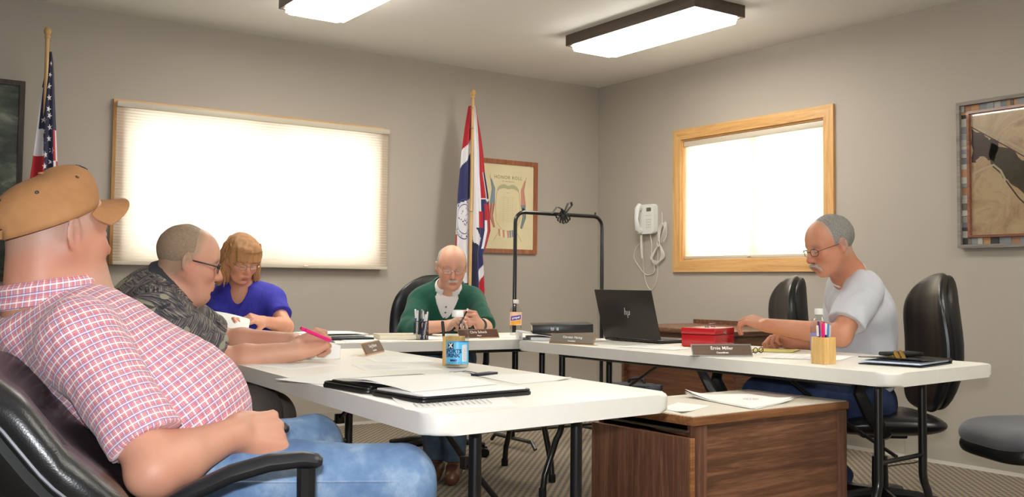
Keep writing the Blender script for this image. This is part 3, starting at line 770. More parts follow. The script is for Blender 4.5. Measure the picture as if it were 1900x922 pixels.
# skin: colour varies over the body, painted per vertex as real pigment (lips, brows, stubble)
def skin_mat(name, rough=.50, sss=.05):
    g = G(name, rough); g.b.inputs['Specular IOR Level'].default_value = .42
    g.b.inputs['Subsurface Weight'].default_value = sss; g.b.inputs['Subsurface Radius'].default_value = (.010, .004, .002); g.b.inputs['Subsurface Scale'].default_value = 1.
    a = g.n('Attribute', attribute_name='col'); v = g.coord()
    g.col(g.mix(g.math('MULTIPLY', g.noise(v, 55, 4, .6), .30), a.outputs['Color'], (236, 196, 172), 'MULTIPLY')); g.bump(g.noise(v, 320, 3, .6), .25, .0012)
    return g.m
def smooth(a, b, x):
    t = np.clip((x-a)/(b-a), 0, 1); return t*t*(3-2*t)
def paint(h, V, base, ruddy, lips=(168, 92, 84), brow=(120, 95, 75), brow_s=.7, stub=None, stub_fn=None, hand_c=None):
    b = np.array(lin(base)); c = np.tile(b, (len(V), 1)); L = lambda q: np.array(lin(q))
    x, y, z = h.loc(V)
    near = (np.abs(x) < .16) & (np.abs(y) < .11) & (np.abs(z) < .16)
    def put(w_, q): nonlocal c; w_ = np.clip(w_, 0, 1)[:, None]; c = c*(1-w_)+L(q)*w_
    w1 = warp(V, 16, 1.)*.5+.5; put(.45*w1, ruddy)
    g2 = lambda cx, cy, cz, sx, sy, sz: np.exp(-(((x-cx)/sx)**2+((np.abs(y)-cy)/sy)**2+((z-cz)/sz)**2))*near
    put(.75*g2(.075, .038, -.028, .03, .022, .022), ruddy); put(.7*g2(.108, 0, -.034, .016, .016, .016), ruddy); put(.65*g2(-.012, .085, 0, .03, .014, .035), ruddy)
    put(.8*smooth(1.25, .8, np.sqrt((y/.0215)**2+((z+.0708)/.0105)**2))*(x > .078)*near, lips)
    bz = .0275-np.abs(y)*.10+.30*np.maximum(0, np.abs(y)-.04)*-1
    put(brow_s*smooth(1.3, .6, np.sqrt(((np.abs(y)-.031)/.021)**2+((z-bz)/.0062)**2))*(x > .045)*near*(warp(V, 600)*.3+.8), brow)
    put(.75*smooth(1.2, .6, np.sqrt(((np.abs(y)-.0315)/.0135)**2+((z+.0055)/.0028)**2))*(x > .06)*near, (72, 48, 42))   # lash line
    if stub_fn is not None: put(stub_fn(x, y, z)*near, stub)
    return c
def cap_fn(h, thick, mask, noise_amp=.0015, nf=90.):
    """hair shell over the skull; mask(x,y,z) in head coordinates says where hair grows"""
    base = h.cranium()
    def f(P):
        x, y, z = h.loc(P); m = mask(x, y, z)
        return ev(base, P)-(thick*m-.004*(1-m))*h.s-noise_amp*warp(P, nf, 2.)*m
    lo, hi = bounds(base); return [('add', (f, lo-.02, hi+.02), 0)]
def hair_mat(name, c0, c1, rough=.5, axis=(1, 1, 8)):
    g = G(name, rough); v = g.coord(); n_ = g.noise(g.mapping(v, tuple(60*a for a in axis)), 3, 4, .6, .6)
    g.col(g.ramp(n_, [(.35, c0), (.65, c1)])); g.bump(n_, .8, .003); return g.m
def glasses(h, parent, L0, m, lens, rim_r=.0011, w=.0225, hh=.0155, xf=.098, z0=-.004, half=False, tr=.0013):
    L0 = A3(L0); fr = None
    for y in (-1, 1):
        pts = [];
        for k in range(24):
            a = 2*math.pi*k/24; ca, sa = math.cos(a), math.sin(a)
            e = .72; pts.append(h.p(xf-.008*((y*.034+w*ca)/.05)**2, y*.034+w*math.copysign(abs(ca)**e, ca), z0+hh*math.copysign(abs(sa)**e, sa))-L0)
        bm = BM(); tube(bm, pts, rim_r, 6, closed=True)
        if half: tube(bm, pts[0:13], rim_r*1.9, 6)
        fr = obj('rim', bm, m, parent)
        bm = BM(); vs = [bm.verts.new(p) for p in pts]; bm.faces.new(vs); obj('lens', bm, lens, fr, False)
        bm = BM(); tube(bm, [h.p(xf-.006, y*(.034+w), z0+.004)-L0, h.p(xf-.012, y*.0655, z0+.006)-L0, h.p(.04, y*.0765, z0+.008)-L0, h.p(-.004, y*.0795, z0+.009)-L0, h.p(-.018, y*.080, z0-.006)-L0], tr, 6); obj('temple', bm, m, parent)
    bm = BM(); tube(bm, [h.p(xf+.001, -.012, z0+.004)-L0, h.p(xf+.004, 0, z0+.007)-L0, h.p(xf+.001, .012, z0+.004)-L0], rim_r*1.1, 6); obj('bridge', bm, m, parent)
LENS = bpy.data.materials.new('spectacle_lens'); LENS.use_nodes = True
nt = LENS.node_tree; nt.nodes.remove(nt.nodes['Principled BSDF']); tr = nt.nodes.new('ShaderNodeBsdfTransparent'); gl = nt.nodes.new('ShaderNodeBsdfGlossy'); gl.inputs['Roughness'].default_value = .03
mx = nt.nodes.new('ShaderNodeMixShader'); mx.inputs[0].default_value = .12; tr.inputs[0].default_value = (.93, .94, .94, 1)
nt.links.new(tr.outputs[0], mx.inputs[1]); nt.links.new(gl.outputs[0], mx.inputs[2]); nt.links.new(mx.outputs[0], nt.nodes['Material Output'].inputs[0])
def collar(h_c, axis, fwd, r_top, r_bot, height, leaf, m, parent, L0, gap=.5, name='collar', sq=(1., 1.), drop=.0, flare=.022):
    """shirt collar: stand plus folded leaf round an axis; open at the front over the angle gap; drop lowers the front"""
    c = A3(h_c)-A3(L0); u = nz(axis); f = A3(fwd); f = nz(f-u*(f @ u)); l = np.cross(u, f); bm = BM(); N = 36; K = 5
    def ring(a, t):   # t 0..1 stand rising, 1..2 leaf folding over and down
        d = f*math.cos(a)*sq[0]+l*math.sin(a)*sq[1]; fr = max(0, math.cos(a))**2
        if t <= 1: return c+d*(r_bot+(r_top-r_bot)*t)+u*(height*t-drop*fr)
        q = t-1; ext = 1+.55*fr**3
        return c+d*(r_top+.003*math.sin(math.pi*min(1, q*4))+q*flare)+u*(height+.004*math.sin(math.pi*min(1, q*3))-leaf*q*ext-drop*fr)
    sheet(bm, lambda a, t: Vector(ring(gap+(2*math.pi-2*gap)*a, 2*t)), N, 2*K, .0016)
    return obj(name, bm, m, parent, True, angle=60)

def cyl_uv(V, a, b, ref, rad):
    a = A3(a); u = nz(A3(b)-a); r = A3(ref); r = nz(r-u*(r @ u)); s = np.cross(u, r); q = V-a
    return np.stack([np.arctan2(q @ s, q @ r), q @ u], 1), rad
def loop_uv(V, quads, frames, cls):
    """per-corner UVs; frames: list of (angle/along array, radius); cls: frame index per vertex"""
    fc = cls[quads]; maj = np.sort(fc, 1)[:, 1]; out = np.zeros((len(quads), 4, 2))
    for i, (uvv, rad) in enumerate(frames):
        m = maj == i; q = uvv[quads[m]]; a = q[..., 0]; mx_ = a.max(1, keepdims=True); a = np.where(mx_-a > math.pi, a+2*math.pi, a)
        out[m] = np.stack([a*rad, q[..., 1]], -1)
    return out.reshape(-1, 2)
def plaid(name):
    g = G(name, .85); g.b.inputs['Sheen Weight'].default_value = .15; uv = g.coord('UV'); u, v, _ = g.sep(uv)
    def line(x, per, pos, w, soft=.3):
        f = g.math('FRACT', g.math('ADD', g.math('MULTIPLY', x, 1/per), 50.-pos)); d = g.math('ABSOLUTE', g.math('SUBTRACT', f, .5))
        return g.math('SUBTRACT', 1., g.math('SMOOTH_MIN', g.math('MAXIMUM', g.math('MULTIPLY', g.math('SUBTRACT', d, w/per*(1-soft)), per/(w*soft*2)), 0.), 1., 0.))
    P_ = .027; micro = .0034
    mu = line(u, micro, .0, .0011); mv = line(v, micro, .0, .0011)
    base = g.mix(g.math('MULTIPLY', g.math('ADD', mu, mv), .42), (188, 72, 80), (228, 176, 180))
    c = base
    for x in (u, v):
        c = g.mix(g.math('MULTIPLY', line(x, P_, .50, .0017), .60), c, (236, 226, 236))
        c = g.mix(g.math('MULTIPLY', line(x, P_, .50+.085, .0010), .75), c, (118, 112, 156))
        c = g.mix(g.math('MULTIPLY', line(x, P_, .50-.085, .0010), .60), c, (120, 114, 158))
        c = g.mix(g.math('MULTIPLY', line(x, P_, .0, .0013), .75), c, (250, 244, 246))
        c = g.mix(g.math('MULTIPLY', line(x, P_, .30, .0009), .5), c, (196, 84, 92))
    g.col(c); g.bump(g.noise(g.coord(), 40, 3), .2, .003); return g.m
def denim(name, c0, c1, c2):
    g = G(name, .9); v = g.coord(); n1 = g.noise(v, 9, 4, .6); n2 = g.noise(g.mapping(v, (260, 260, 40)), 3, 2)
    g.col(g.mix(g.math('MULTIPLY', n2, .5), g.ramp(n1, [(.32, c0), (.52, c1), (.70, c2)]), c0)); g.bump(n2, .4, .0008); return g.m
UP = (0, 0, 1)
SKIN = skin_mat('skin')

# ================================================================== man in the tan cap
def man_cap():
    FW = nz((.975, -.22, 0)); LF = np.cross(A3(UP), FW)
    neck = (0.400, 2.303, 0.988); root = thing('person', 'man in a tan cap, pink plaid shirt and jeans, leaning back in his chair', 'person', (.62, 1.92, 0)); L = root.location
    h = Head((0.406, 2.292, 1.115), (.944, .313, .03), sc=1.03, ear=1.2, fat=.010, nose=.97); P0 = h.c
    hip = A3((0.674, 2.176, 0.596)); shR = (0.417, 2.091, 0.904); shL = A3((0.401, 2.550, 0.916)); elR = (0.523, 1.923, 0.669); wrR = (0.696, 1.995, 0.712)
    elL = (0.620, 2.660, 0.637); wrL = (0.795, 2.417, 0.654)
    hR, hL_ = (0.655, 2.079, 0.605), (0.753, 2.303, 0.598); kR, kL = (1.033, 1.917, 0.595), (1.056, 2.436, 0.597)
    aR = (kR[0]+.06, kR[1], .10); aL = (kL[0]+.02, kL[1], .10)
    ch, be = (0.497, 2.258, 0.848), (0.614, 2.209, 0.738)
    spine = nz(A3(neck)-hip); fr = frame_axes(spine, LF)
    # --- body
    B = h.items(); A = lambda pr, k: B.append(('add', pr, k))
    A(cone(h.p(-.036, 0, -.03), h.p(-.040, 0, -.15), .068, .072), .03); A(cone(h.p(.018, 0, -.075), h.p(.018, 0, -.15), .056, .062), .035)
    A(h.el((.045, 0, -.088), (.045, .052, .030)), .03)
    for y in (-1, 1): A(cone(h.p(-.03, y*.04, -.21), A3(shR if y < 0 else shL)+A3((0, 0, -.01)), .055, .050), .05)
    A(ell(ch, (.115, .165, .18), fr), .06); A(ell(be, (.125, .16, .17), fr), .08); A(ell(hip, (.11, .16, .12), fr), .06)
    for s_, e_, w_ in ((shR, elR, wrR), (shL, elL, wrL)): B.extend(arm(s_, e_, w_, (.055, .049, .050, .031)))
    A(ell(A3(elR)+A3((-.012, -.006, -.012)), (.045, .042, .040)), .02)
    hd = hand(wrR, A3((0.781, 2.010, 0.708))-A3(wrR), A3((-.15, -.80, .60)), 1, (1.0, 1.15, 1.25, 1.35), (.75, .5), 1.18, .02); B.append(('add', hd, .02))
    B.append(('add', hand(wrL, A3(wrL)-A3(elL), (-.1, .4, .9), -1, (.7, .8, .8, .9), (.4, .3), 1.05), .02))
    for a_, b_, c_ in ((hR, kR, aR), (hL_, kL, aL)):
        A(cone(a_, b_, .080, .058), .04); A(cone(b_, c_, .056, .038), .03); A(cone((c_[0]-.03, c_[1], .07), (c_[0]+.15, c_[1]-.03, .045), .036, .028), .02)
    V, Q = surface(B, .0045)
    def stub(x, y, z): return .50*smooth(-.03, .02, z+.35*(-x)-.0)*smooth(.055, .02, x)+.30*smooth(-.05, -.09, z)*smooth(.0, .06, x)
    col = paint(h, V, (202, 152, 126), (186, 108, 90), (168, 100, 88), (170, 132, 104), .5, (176, 158, 146), stub)
    np_mesh('body', V, Q, SKIN, root, L, col)
    h.eyes(root, L)
    # --- shirt
    S = []; A = lambda pr, k: S.append(('add', pr, k))
    A(ell(ch, (.135, .195, .175), fr), 0); A(ell(A3(ch)-fr[0]*.02+fr[2]*.05, (.115, .20, .115), fr), .05); A(ell(be, (.160, .195, .195), fr), .07)
    A(ell(A3(be)+fr[0]*.030-fr[2]*.02, (.140, .175, .15), fr), .05); A(ell(hip, (.135, .185, .12), fr), .05)
    for y, s_ in ((-1, shR), (1, shL)): A(cone(h.p(-.045, y*.05, -.215), A3(s_)+A3((0, 0, -.015)), .054, .062), .05)
    A(h.el((-.022, 0, -.200), (.108, .125, .055)), .04)
    S.append(('int', halfspace(hip-fr[2]*.035, -fr[2]), .01))
    torso_n = list(S)
    slR = cloth_sleeve(shR, A3((0.523, 1.952, 0.691)), .92, .080, .072, False); slL = cloth_sleeve(shL, elL, .8, .080, .072, False)
    S.append(('add', slR, .035)); S.append(('add', slL, .03))
    S.append(('fn', lambda P, d: d+folds(P, .0065, 15, fr[2], 1.3)+folds(P, .0022, 38, (.3, -.2, 1), 4.), 0))
    S.append(('sub', cone(h.p(-.016, 0, -.03), h.p(-.022, 0, -.158), .080, .086), .006))
    V, Q = surface(S, .0048)
    dt = ev(torso_n, V); dR = ev([('add', cone(shR, elR, .084, .070), 0)], V); dL = ev([('add', cone(shL, elL, .082, .072), 0)], V)
    cls = np.where(dR+.006 < np.minimum(dt, dL), 1, np.where(dL+.006 < dt, 2, 0))
    uv = loop_uv(V, Q, [cyl_uv(V, hip, neck, -fr[0], .17), cyl_uv(V, shR, elR, LF, .075), cyl_uv(V, shL, elL, -LF, .075)], cls)
    PL = plaid('pink_plaid'); sh_ = np_mesh('shirt', V, Q, PL, root, L, uv=uv)
    ax = nz(h.U*.98-FW*.14)
    co = collar(h.p(-.016, 0, -.142), ax, FW, .097, .104, .046, .044, PL, root, L, .34, sq=(1.02, .90), drop=.004, flare=.013)
    me = co.data; l = me.uv_layers.new(name='UVMap'); cc = np.array([v.co for v in me.vertices])+A3(L); q = cc-h.p(-.016, 0, -.142)
    an = np.arctan2(q @ LF, q @ FW)*.105; zz = q @ A3(ax)
    l.data.foreach_set('uv', np.stack([an, zz], 1)[[lp.vertex_index for lp in me.loops]].astype(F32).ravel())
    # --- jeans
    J = []; J.append(('add', ell(hip-fr[2]*.02, (.120, .172, .12), fr), 0)); J.append(('int', halfspace(hip+fr[2]*.055, fr[2]), .01)); J += trousers(hR, kR, aR, (.098, .076, .080)); J += trousers(hL_, kL, aL, (.092, .074, .078))
    J.append(('fn', lambda P, d: d+folds(P, .0042, 14, (.3, .2, 1), 5.), 0))
    V, Q = surface(J, .0055)
    je = np_mesh('jeans', V, Q, denim('light_denim', (78, 106, 146), (118, 146, 180), (176, 194, 212)), root, L)
    # outseam of the jeans along the near leg
    hR_, kR_ = A3(hR), A3(kR); dr = nz(kR_-hR_); out = nz(A3((.0, -1, .15))-dr*(A3((.0, -1, .15)) @ dr)); pts = []
    for i in range(26):
        t = i/25; p = hR_+(kR_-hR_)*min(1.0, t*1.12); r_ = .098+(.076-.098)*min(1, t*1.12)
        if t > .89: q_ = (t-.89)/.11; p = kR_+dr*(.030*math.sin(q_*1.57))+(A3(aR)-kR_)*q_*.5
        o_ = out*math.cos(.0)+A3(UP)*.0; pts.append(p+o_*(r_+.003)-A3(L))
    bm = BM(); tube(bm, pts, .0022, 6); obj('outseam', bm, denim('seam_denim', (90, 116, 156), (140, 160, 188), (176, 188, 204)), root)
    # --- shoes
    for a_ in (aR, aL):
        bm = BM(); s_ = [('add', cone((a_[0]-.04, a_[1], .05), (a_[0]+.15, a_[1]-.03, .042), .046, .038), 0), ('int', halfspace((0, 0, .004), (0, 0, -1)), 0)]
        V, Q = surface(s_, .008); np_mesh('shoe', V, Q, mat('brown_boot', (84, 56, 38), .5), root, L)
    # --- cap
    CAPM = G('tan_canvas', .85); v = CAPM.coord(); CAPM.col(CAPM.mix(CAPM.noise(v, 18, 4, .6), (150, 100, 60), (188, 138, 90))); CAPM.bump(CAPM.noise(v, 900, 2), .35, .0006); CAPM = CAPM.m
    DK = mat('dark_thread', (40, 38, 48), .7)
    th = math.radians(-21); cx_, cz_ = -.030, .024
    def rim_basis(a, ph):   # dome in head coordinates
        ca, sa = math.cos(a), math.sin(a); f = max(0, ca)**1.5; b = max(0, -ca)
        rx = .112+.006*b; ry = .0925; cp = math.cos(ph)**(.60+.10*(1-f)); sp = math.sin(ph)**(.95-.12*f)
        X_ = rx*ca*cp+.006*f*math.sin(ph*2); Y_ = ry*sa*cp; Z_ = (.092+.010*f)*sp
        x_ = cx_+X_*math.cos(th)-Z_*math.sin(-th)*-1*.0; z_ = cz_+Z_
        x_ = cx_+X_*math.cos(-th)-Z_*.10; z_ = cz_+X_*math.sin(-th)+Z_
        return h.p(x_, Y_, z_)-A3(L)
    cp = bpy.data.objects.new('cap', None); C.objects.link(cp); cp.parent = root
    bm = BM(); NA, NP_ = 48, 14
    for i in range(NA):
        for j in range(NP_):
            a0, a1 = 2*math.pi*i/NA, 2*math.pi*(i+1)/NA; p0, p1 = 1.5*j/NP_, 1.5*(j+1)/NP_
            am = (a0+a1)/2
            if abs(am-math.pi) < .42 and j < 3-3*(abs(am-math.pi)/.42)**2: continue     # opening over the strap
            bm.faces.new([bm.verts.new(rim_basis(*q)) for q in ((a0, p0), (a1, p0), (a1, p1), (a0, p1))])
    bm.faces.new([bm.verts.new(rim_basis(2*math.pi*i/NA, 1.5)) for i in range(NA)])
    bmesh.ops.remove_doubles(bm, verts=bm.verts, dist=.0002)
    o = obj('crown', bm, CAPM, cp, True, angle=70); md = o.modifiers.new('th', 'SOLIDIFY'); md.thickness = .0022; md.offset = 1
    bm = BM()
    for k in range(3): tube(bm, [rim_basis(math.pi/6+k*math.pi/3+(0 if s_ > 0 else math.pi), 1.5*t/12) for s_ in (1,) for t in range(13)], .0011, 5); tube(bm, [rim_basis(math.pi/6+k*math.pi/3+math.pi, 1.5*t/12) for t in range(13)], .0011, 5)
    obj('panel_seams', bm, mat('tan_seam', (160, 106, 60), .8), cp)
    for k in range(6):
        bm = BM(); c_ = Vector(rim_basis(k*math.pi/3, .85)); nn = (c_-Vector(h.p(-.02, 0, .03)-A3(L))).normalized(); ta = nn.orthogonal().normalized(); tb = nn.cross(ta)
        tube(bm, [c_+nn*.002+(ta*math.cos(q)+tb*math.sin(q))*.0030 for q in np.linspace(0, 2*math.pi, 13)[:-1]], .0014, 5, closed=True); obj('eyelet', bm, DK, cp)
    bm = BM(); lathe(bm, [(.0075, 0), (.007, .003), (.003, .0045)], 12, tuple((Vector(rim_basis(0, 1.5))+Vector(rim_basis(math.pi, 1.5)))/2)); obj('button', bm, CAPM, cp)
    # brim: curved down at the sides
    def brim(u, v):
        a = (u-.5)*2*1.02; base = h.p(*(lambda q: q)((cx_+.108*math.cos(-th)*math.cos(a*.95)-.002, .088*math.sin(a*1.08), cz_+.108*math.sin(-th)*math.cos(a)+.006)))
        e = .074*v*(1-.45*(abs(a)/1.02)**5); dz = -.030*v**.6*(abs(a)/1.02)**2+.004*v-.010*(abs(a)/1.02)**2
        return Vector(base+h.s*(h.F*e*.985+h.U*(dz+.06*e)+h.L*(a*.006*v))-A3(L))
    bm = BM(); sheet(bm, brim, 28, 10, .0035); obj('brim', bm, CAPM, cp, True, angle=60)
    bm = BM(); pts = [Vector(rim_basis(math.pi+q, .0)+h.U*.010-h.F*.001) for q in np.linspace(-.5, .5, 12)]; 
    sheet(bm, lambda u, v: Vector(rim_basis(math.pi+(u-.5)*1.0, 0.0))+Vector(h.U*(.002+.018*v)-h.F*.0025), 12, 2, .0022); st = obj('strap', bm, CAPM, cp)
    bm = BM(); c_ = Vector(rim_basis(math.pi-.22, 0)+h.U*.011-h.F*.005+h.L*-.0); box(bm, c_, (.004, .020, .026), .001, Matrix((tuple(h.F), tuple(h.L), tuple(h.U))).transposed()); obj('buckle', bm, CHROME, st)
    bm = BM(); rr = random.Random(3)
    for k in range(26):
        a_ = rr.uniform(-.36, .36); p_ = rr.uniform(.55, 1.05); c_ = Vector(rim_basis(a_, p_)); nn = (c_-Vector(h.p(-.02, 0, .03)-A3(L))).normalized()
        ta = nn.orthogonal().normalized(); tb = nn.cross(ta); box(bm, c_+nn*.0018, (.012, .0045, .0022), .0008, Matrix((ta, tb, nn)).transposed() @ Matrix.Rotation(rr.uniform(0, 3), 3, 'Z'))
    obj('front_emblem', bm, DK, cp)
    return root
man_cap()
# his chair: wide black leather executive chair, tilted back
def cap_chair():
    r = thing('office_chair', 'large black leather chair tilted back, its occupant wearing a tan cap', 'chair', (.62, 1.93, 0), -.24)
    Mi = (Matrix.Translation(r.location) @ Euler((0, 0, -.24)).to_matrix().to_4x4()).inverted()
    W_ = lambda p: Mi @ Vector(p)
    star_base(r, cyl=.40)
    bm = BM(); box(bm, (0, 0, .385), (.22, .18, .03), .008); obj('tilt_plate', bm, BLACK, r)
    bm = BM(); pillow(bm, lambda u, v: (.02+.26*u, .27*v, .455+.012*v*v), lambda u, v: (0, 0, 1), .055); obj('seat', bm, LEATHER, r)
    # backrest follows the photographed curve (side view), swept across the width
    prof = [(0.540, 2.001, 0.597), (0.483, 2.061, 0.655), (0.421, 2.135, 0.723), (0.359, 2.196, 0.817), (0.302, 2.257, 0.868), (0.245, 2.319, 0.883)]
    pl_ = [W_(p) for p in prof]; xs = [p.x for p in pl_]; zs = [p.z for p in pl_]
    def cen(u, v, off=0.):
        t = (u+1)/2*(len(xs)-1); i = min(int(t), len(xs)-2); f = t-i; x = xs[i]*(1-f)+xs[i+1]*f; z = zs[i]*(1-f)+zs[i+1]*f
        w_ = .26*(.86+.16*math.sin(math.pi*min(1, (u+1)/2+.15)))
        return (x-.055+.055*v*v-off*.8, .0+w_*v, z-.02+.0*v-off*.5)
    nn = Vector((.75, 0, .66)).normalized()
    bm = BM(); pillow(bm, lambda u, v: cen(u, v), lambda u, v: nn, .056, nu=34, nv=24, p=5, seam=lambda u, v: 1-.30*math.exp(-((u-.02+.2*v*v)/.022)**2)-.16*math.exp(-((abs(v)-.74)/.03)**2)); bk = obj('backrest', bm, LEATHER, r)
    bm = BM(); pillow(bm, lambda u, v: cen(u, v*.97, .045), lambda u, v: nn, .040, nu=20, nv=12, p=7); obj('back_shell', bm, mat('chair_shell', (14, 14, 15), .5), bk)
    bm = BM(); tube(bm, [Vector(cen(u, -.97, .04))+nn*.018 for u in np.linspace(-.96, .96, 20)], .0035, 6); obj('piping', bm, mat('grey_piping', (90, 92, 98), .45), bk)
    for s, cut in ((-1, 0), (1, 1)):
        P_ = [(0.752, 1.690, 0.696), (0.718, 1.702, 0.701), (0.664, 1.720, 0.697), (0.605, 1.744, 0.680), (0.540, 1.779, 0.646), (0.490, 1.828, 0.605), (0.462, 1.898, 0.561)]
        pts = [W_(p) for p in P_]
        if s > 0: pts = [Vector((p.x, -p.y+.02, p.z)) for p in pts]
        bm = BM(); q = []
        for i in range(len(pts)-1):
            for k in range(4): q.append(pts[i].lerp(pts[i+1], k/4))
        q.append(pts[-1]); n_ = len(q); tube(bm, q, [.012]+[.021+.006*math.sin(math.pi*i/n_) for i in range(1, n_-1)]+[.014], 12, flat=.62); ar = obj('armrest', bm, mat('armrest_rubber', (30, 30, 33), .42), r)
        a = pts[0].lerp(pts[1], .75); bm = BM()
        tube(bm, [a+Vector((0, 0, -.012)), a+Vector((.0, 0, -.10)), a+Vector((-.01, .01*s, -.20)), Vector((a.x-.06, a.y-s*.05, .40)), Vector((0, s*.10, .385))], [.024, .022, .022, .022, .016], 8, flat=.75); obj('arm_post', bm, BLACK, ar)
    return r
cap_chair()

def seated(label, loc, h, J, sizes, skin, shirt, pants, hands, res=.0055, shirt_fn=None, left=None, extra=None, sleeve=(.8, .8), shoe=(40, 38, 38), fold=.0045, seed=0., neck_open=(.062, -.10)):
    """a sitting figure. J: joints; sizes: torso radii; hands: two argument tuples"""
    root = thing('person', label, 'person', loc); L = root.location
    hip, ch, be, nk = A3(J['hip']), A3(J['chest']), A3(J['belly']), A3(J['neck'])
    LF = nz(A3(J['shL'])-A3(J['shR'])) if left is None else nz(left)
    fr = frame_axes(nk-hip, LF); frc = frame_axes(nk-ch, LF); w_, d_ = sizes['w'], sizes['d']; nr = sizes.get('neck', .056)
    B = h.items(); A = lambda pr, k: B.append(('add', pr, k))
    A(cone(h.p(-.030, 0, -.04), nk, nr, nr*1.10), .03); A(cone(h.p(.012, 0, -.075), nk+frc[0]*.02, nr*.75, nr*.9), .03)
    for s_ in ('shL', 'shR'): A(cone(nk-frc[2]*.03, J[s_], nr*.90, .050), .05)
    A(ell(ch, (d_*.82, w_*.84, .17), frc), .06); A(ell(be, (d_*.88, w_*.80, .16), fr), .07); A(ell(hip, (.105, .155, .115), fr), .06)
    ar = sizes.get('arm', (.050, .044, .046, .029))
    for k, hd in zip(('R', 'L'), hands):
        B.extend(arm(J['sh'+k], J['el'+k], J['wr'+k], ar))
        if hd is not None: B.append(('add', hand(J['wr'+k], *hd), .018))
    tr_ = sizes.get('leg', (.098, .078, .062))
    for k in 'RL':
        hp, kn, an = A3(J['hip'+k]), A3(J['kn'+k]), A3(J['an'+k]); tf = nz(A3(J['toe'])*A3((1, 1, 0)))
        A(cone(hp, kn, .078, .058), .04); A(cone(kn, an, .055, .037), .03); A(cone(an*A3((1, 1, 0))+A3((0, 0, .06))-tf*.03, an*A3((1, 1, 0))+tf*.15+A3((0, 0, .042)), .036, .027), .02)
    V, Q = surface(B, res)
    np_mesh('body', V, Q, SKIN, root, L, paint(h, V, **skin)); h.eyes(root, L)
    S = []; A = lambda pr, k: S.append(('add', pr, k))
    A(ell(ch, (d_, w_, .185), frc), 0); A(ell(ch+frc[2]*.06, (d_*.86, w_*1.0, .12), frc), .05); A(ell(be, (d_*1.06, w_*.97, .18), fr), .07); A(ell(hip, (.13, .18, .12), fr), .05)
    for s_ in ('shL', 'shR'): A(cone(nk-frc[2]*.045, J[s_], nr*.98, .066), .05)
    S.append(('int', halfspace(hip-fr[2]*sizes.get('cut', .03), -fr[2]), .01)); tors = list(S); fra = [cyl_uv]
    for k, t_ in zip('RL', sleeve):
        r0, r1 = sizes.get('slv', (.080, .068)); s0, e0, w0 = A3(J['sh'+k]), A3(J['el'+k]), A3(J['wr'+k])
        if t_ <= 1: S.append(('add', cloth_sleeve(s0, e0, t_, r0, r1, False), .038))
        else:
            S.append(('add', cone(s0, e0, r0, r1), .02)); hem = e0+(w0-e0)*(t_-1); dd = nz(w0-e0)
            S.append(('add', [('add', cone(e0, hem+dd*.04, r1*.98, r1*.80), 0), ('int', halfspace(hem, dd), .003)], .02))
    if extra: S = extra(S, fr, frc)
    S.append(('fn', lambda P, d: d+folds(P, fold, 17, fr[2], seed), 0))
    S.append(('sub', cone(h.p(-.02, 0, -.03), nk+frc[0]*.004, nr*1.16, nr*1.24), .006))
    V, Q = surface(S, res)
    dt = ev(tors, V); dR = ev([('add', cone(J['shR'], J['elR'], .08, .07), 0)], V); dL = ev([('add', cone(J['shL'], J['elL'], .08, .07), 0)], V)
    cls = np.where(dR+.006 < np.minimum(dt, dL), 1, np.where(dL+.006 < dt, 2, 0))
    uv = loop_uv(V, Q, [cyl_uv(V, hip, nk, -fr[0], .17), cyl_uv(V, J['shR'], J['elR'], LF, .075), cyl_uv(V, J['shL'], J['elL'], -LF, .075)], cls)
    fm = None
    if shirt_fn is not None: fm = shirt_fn(V[Q].mean(1), fr, frc)
    so = np_mesh(J.get('top', 'shirt'), V, Q, shirt, root, L, uv=uv, fmat=fm)
    T_ = [('add', ell(hip-fr[2]*.02, (.118, .168, .115), fr), 0), ('int', halfspace(hip+fr[2]*.05, fr[2]), .01)]
    for k in 'RL': T_ += trousers(J['hip'+k], J['kn'+k], J['an'+k], tr_)
    T_.append(('fn', lambda P, d: d+folds(P, .004, 14, (.3, .2, 1), seed+2), 0))
    V, Q = surface(T_, .008); np_mesh('trousers', V, Q, pants, root, L)
    for k in 'RL':
        an = A3(J['an'+k])*A3((1, 1, 0)); tf = nz(A3(J['toe'])*A3((1, 1, 0)))
        V, Q = surface([('add', cone(an-tf*.04+A3((0, 0, .05)), an+tf*.16+A3((0, 0, .040)), .045, .037), 0), ('int', halfspace((0, 0, .004), (0, 0, -1)), 0)], .008)
        np_mesh('shoe', V, Q, mat('shoe_%d_%d' % shoe[:2], shoe, .35), root, L)
    return root, fr, frc, nk
def hair_mesh(h, root, thick, mask, m, res=.0045, amp=.0015, nf=90., name='hair', extra=None):
    I = cap_fn(h, thick, mask, amp, nf)
    if extra: I = I+extra
    V, Q = surface(I, res); V, Q = V, Q
    return np_mesh(name, V, Q, m, root, root.location)
def scalp(edge, lo=-.05, top=9., a=.75, w=.016):
    """short hairs thinning out over the scalp ahead of the hair mass; edge = hairline in head x"""
    return lambda x, y, z: a*smooth(edge+w, edge-w*.4, x+.10*np.abs(y))*smooth(lo-.015, lo+.01, z-1.6*np.maximum(0, x+.035))*smooth(top, top-.03, z)
def moustache(h, root, m, w=.032, drop=.012, th=.0075):
    I = []
    for y in (-1, 1):
        I.append(('add', h.co((.1005, y*.003, -.055), (.0955, y*w*.62, -.060), th, th*.95), .006)); I.append(('add', h.co((.0955, y*w*.62, -.060), (.082, y*w, -.062-drop), th*.95, th*.45), .005))
    I.append(('fn', lambda P, d: d-.0010*warp(P, 260, 1.), 0)); V, Q = surface(I, .003); return np_mesh('moustache', V, Q, m, root, root.location)
def dn(p, x, y, z): return tuple(A3(p)+A3((x, y, z)))

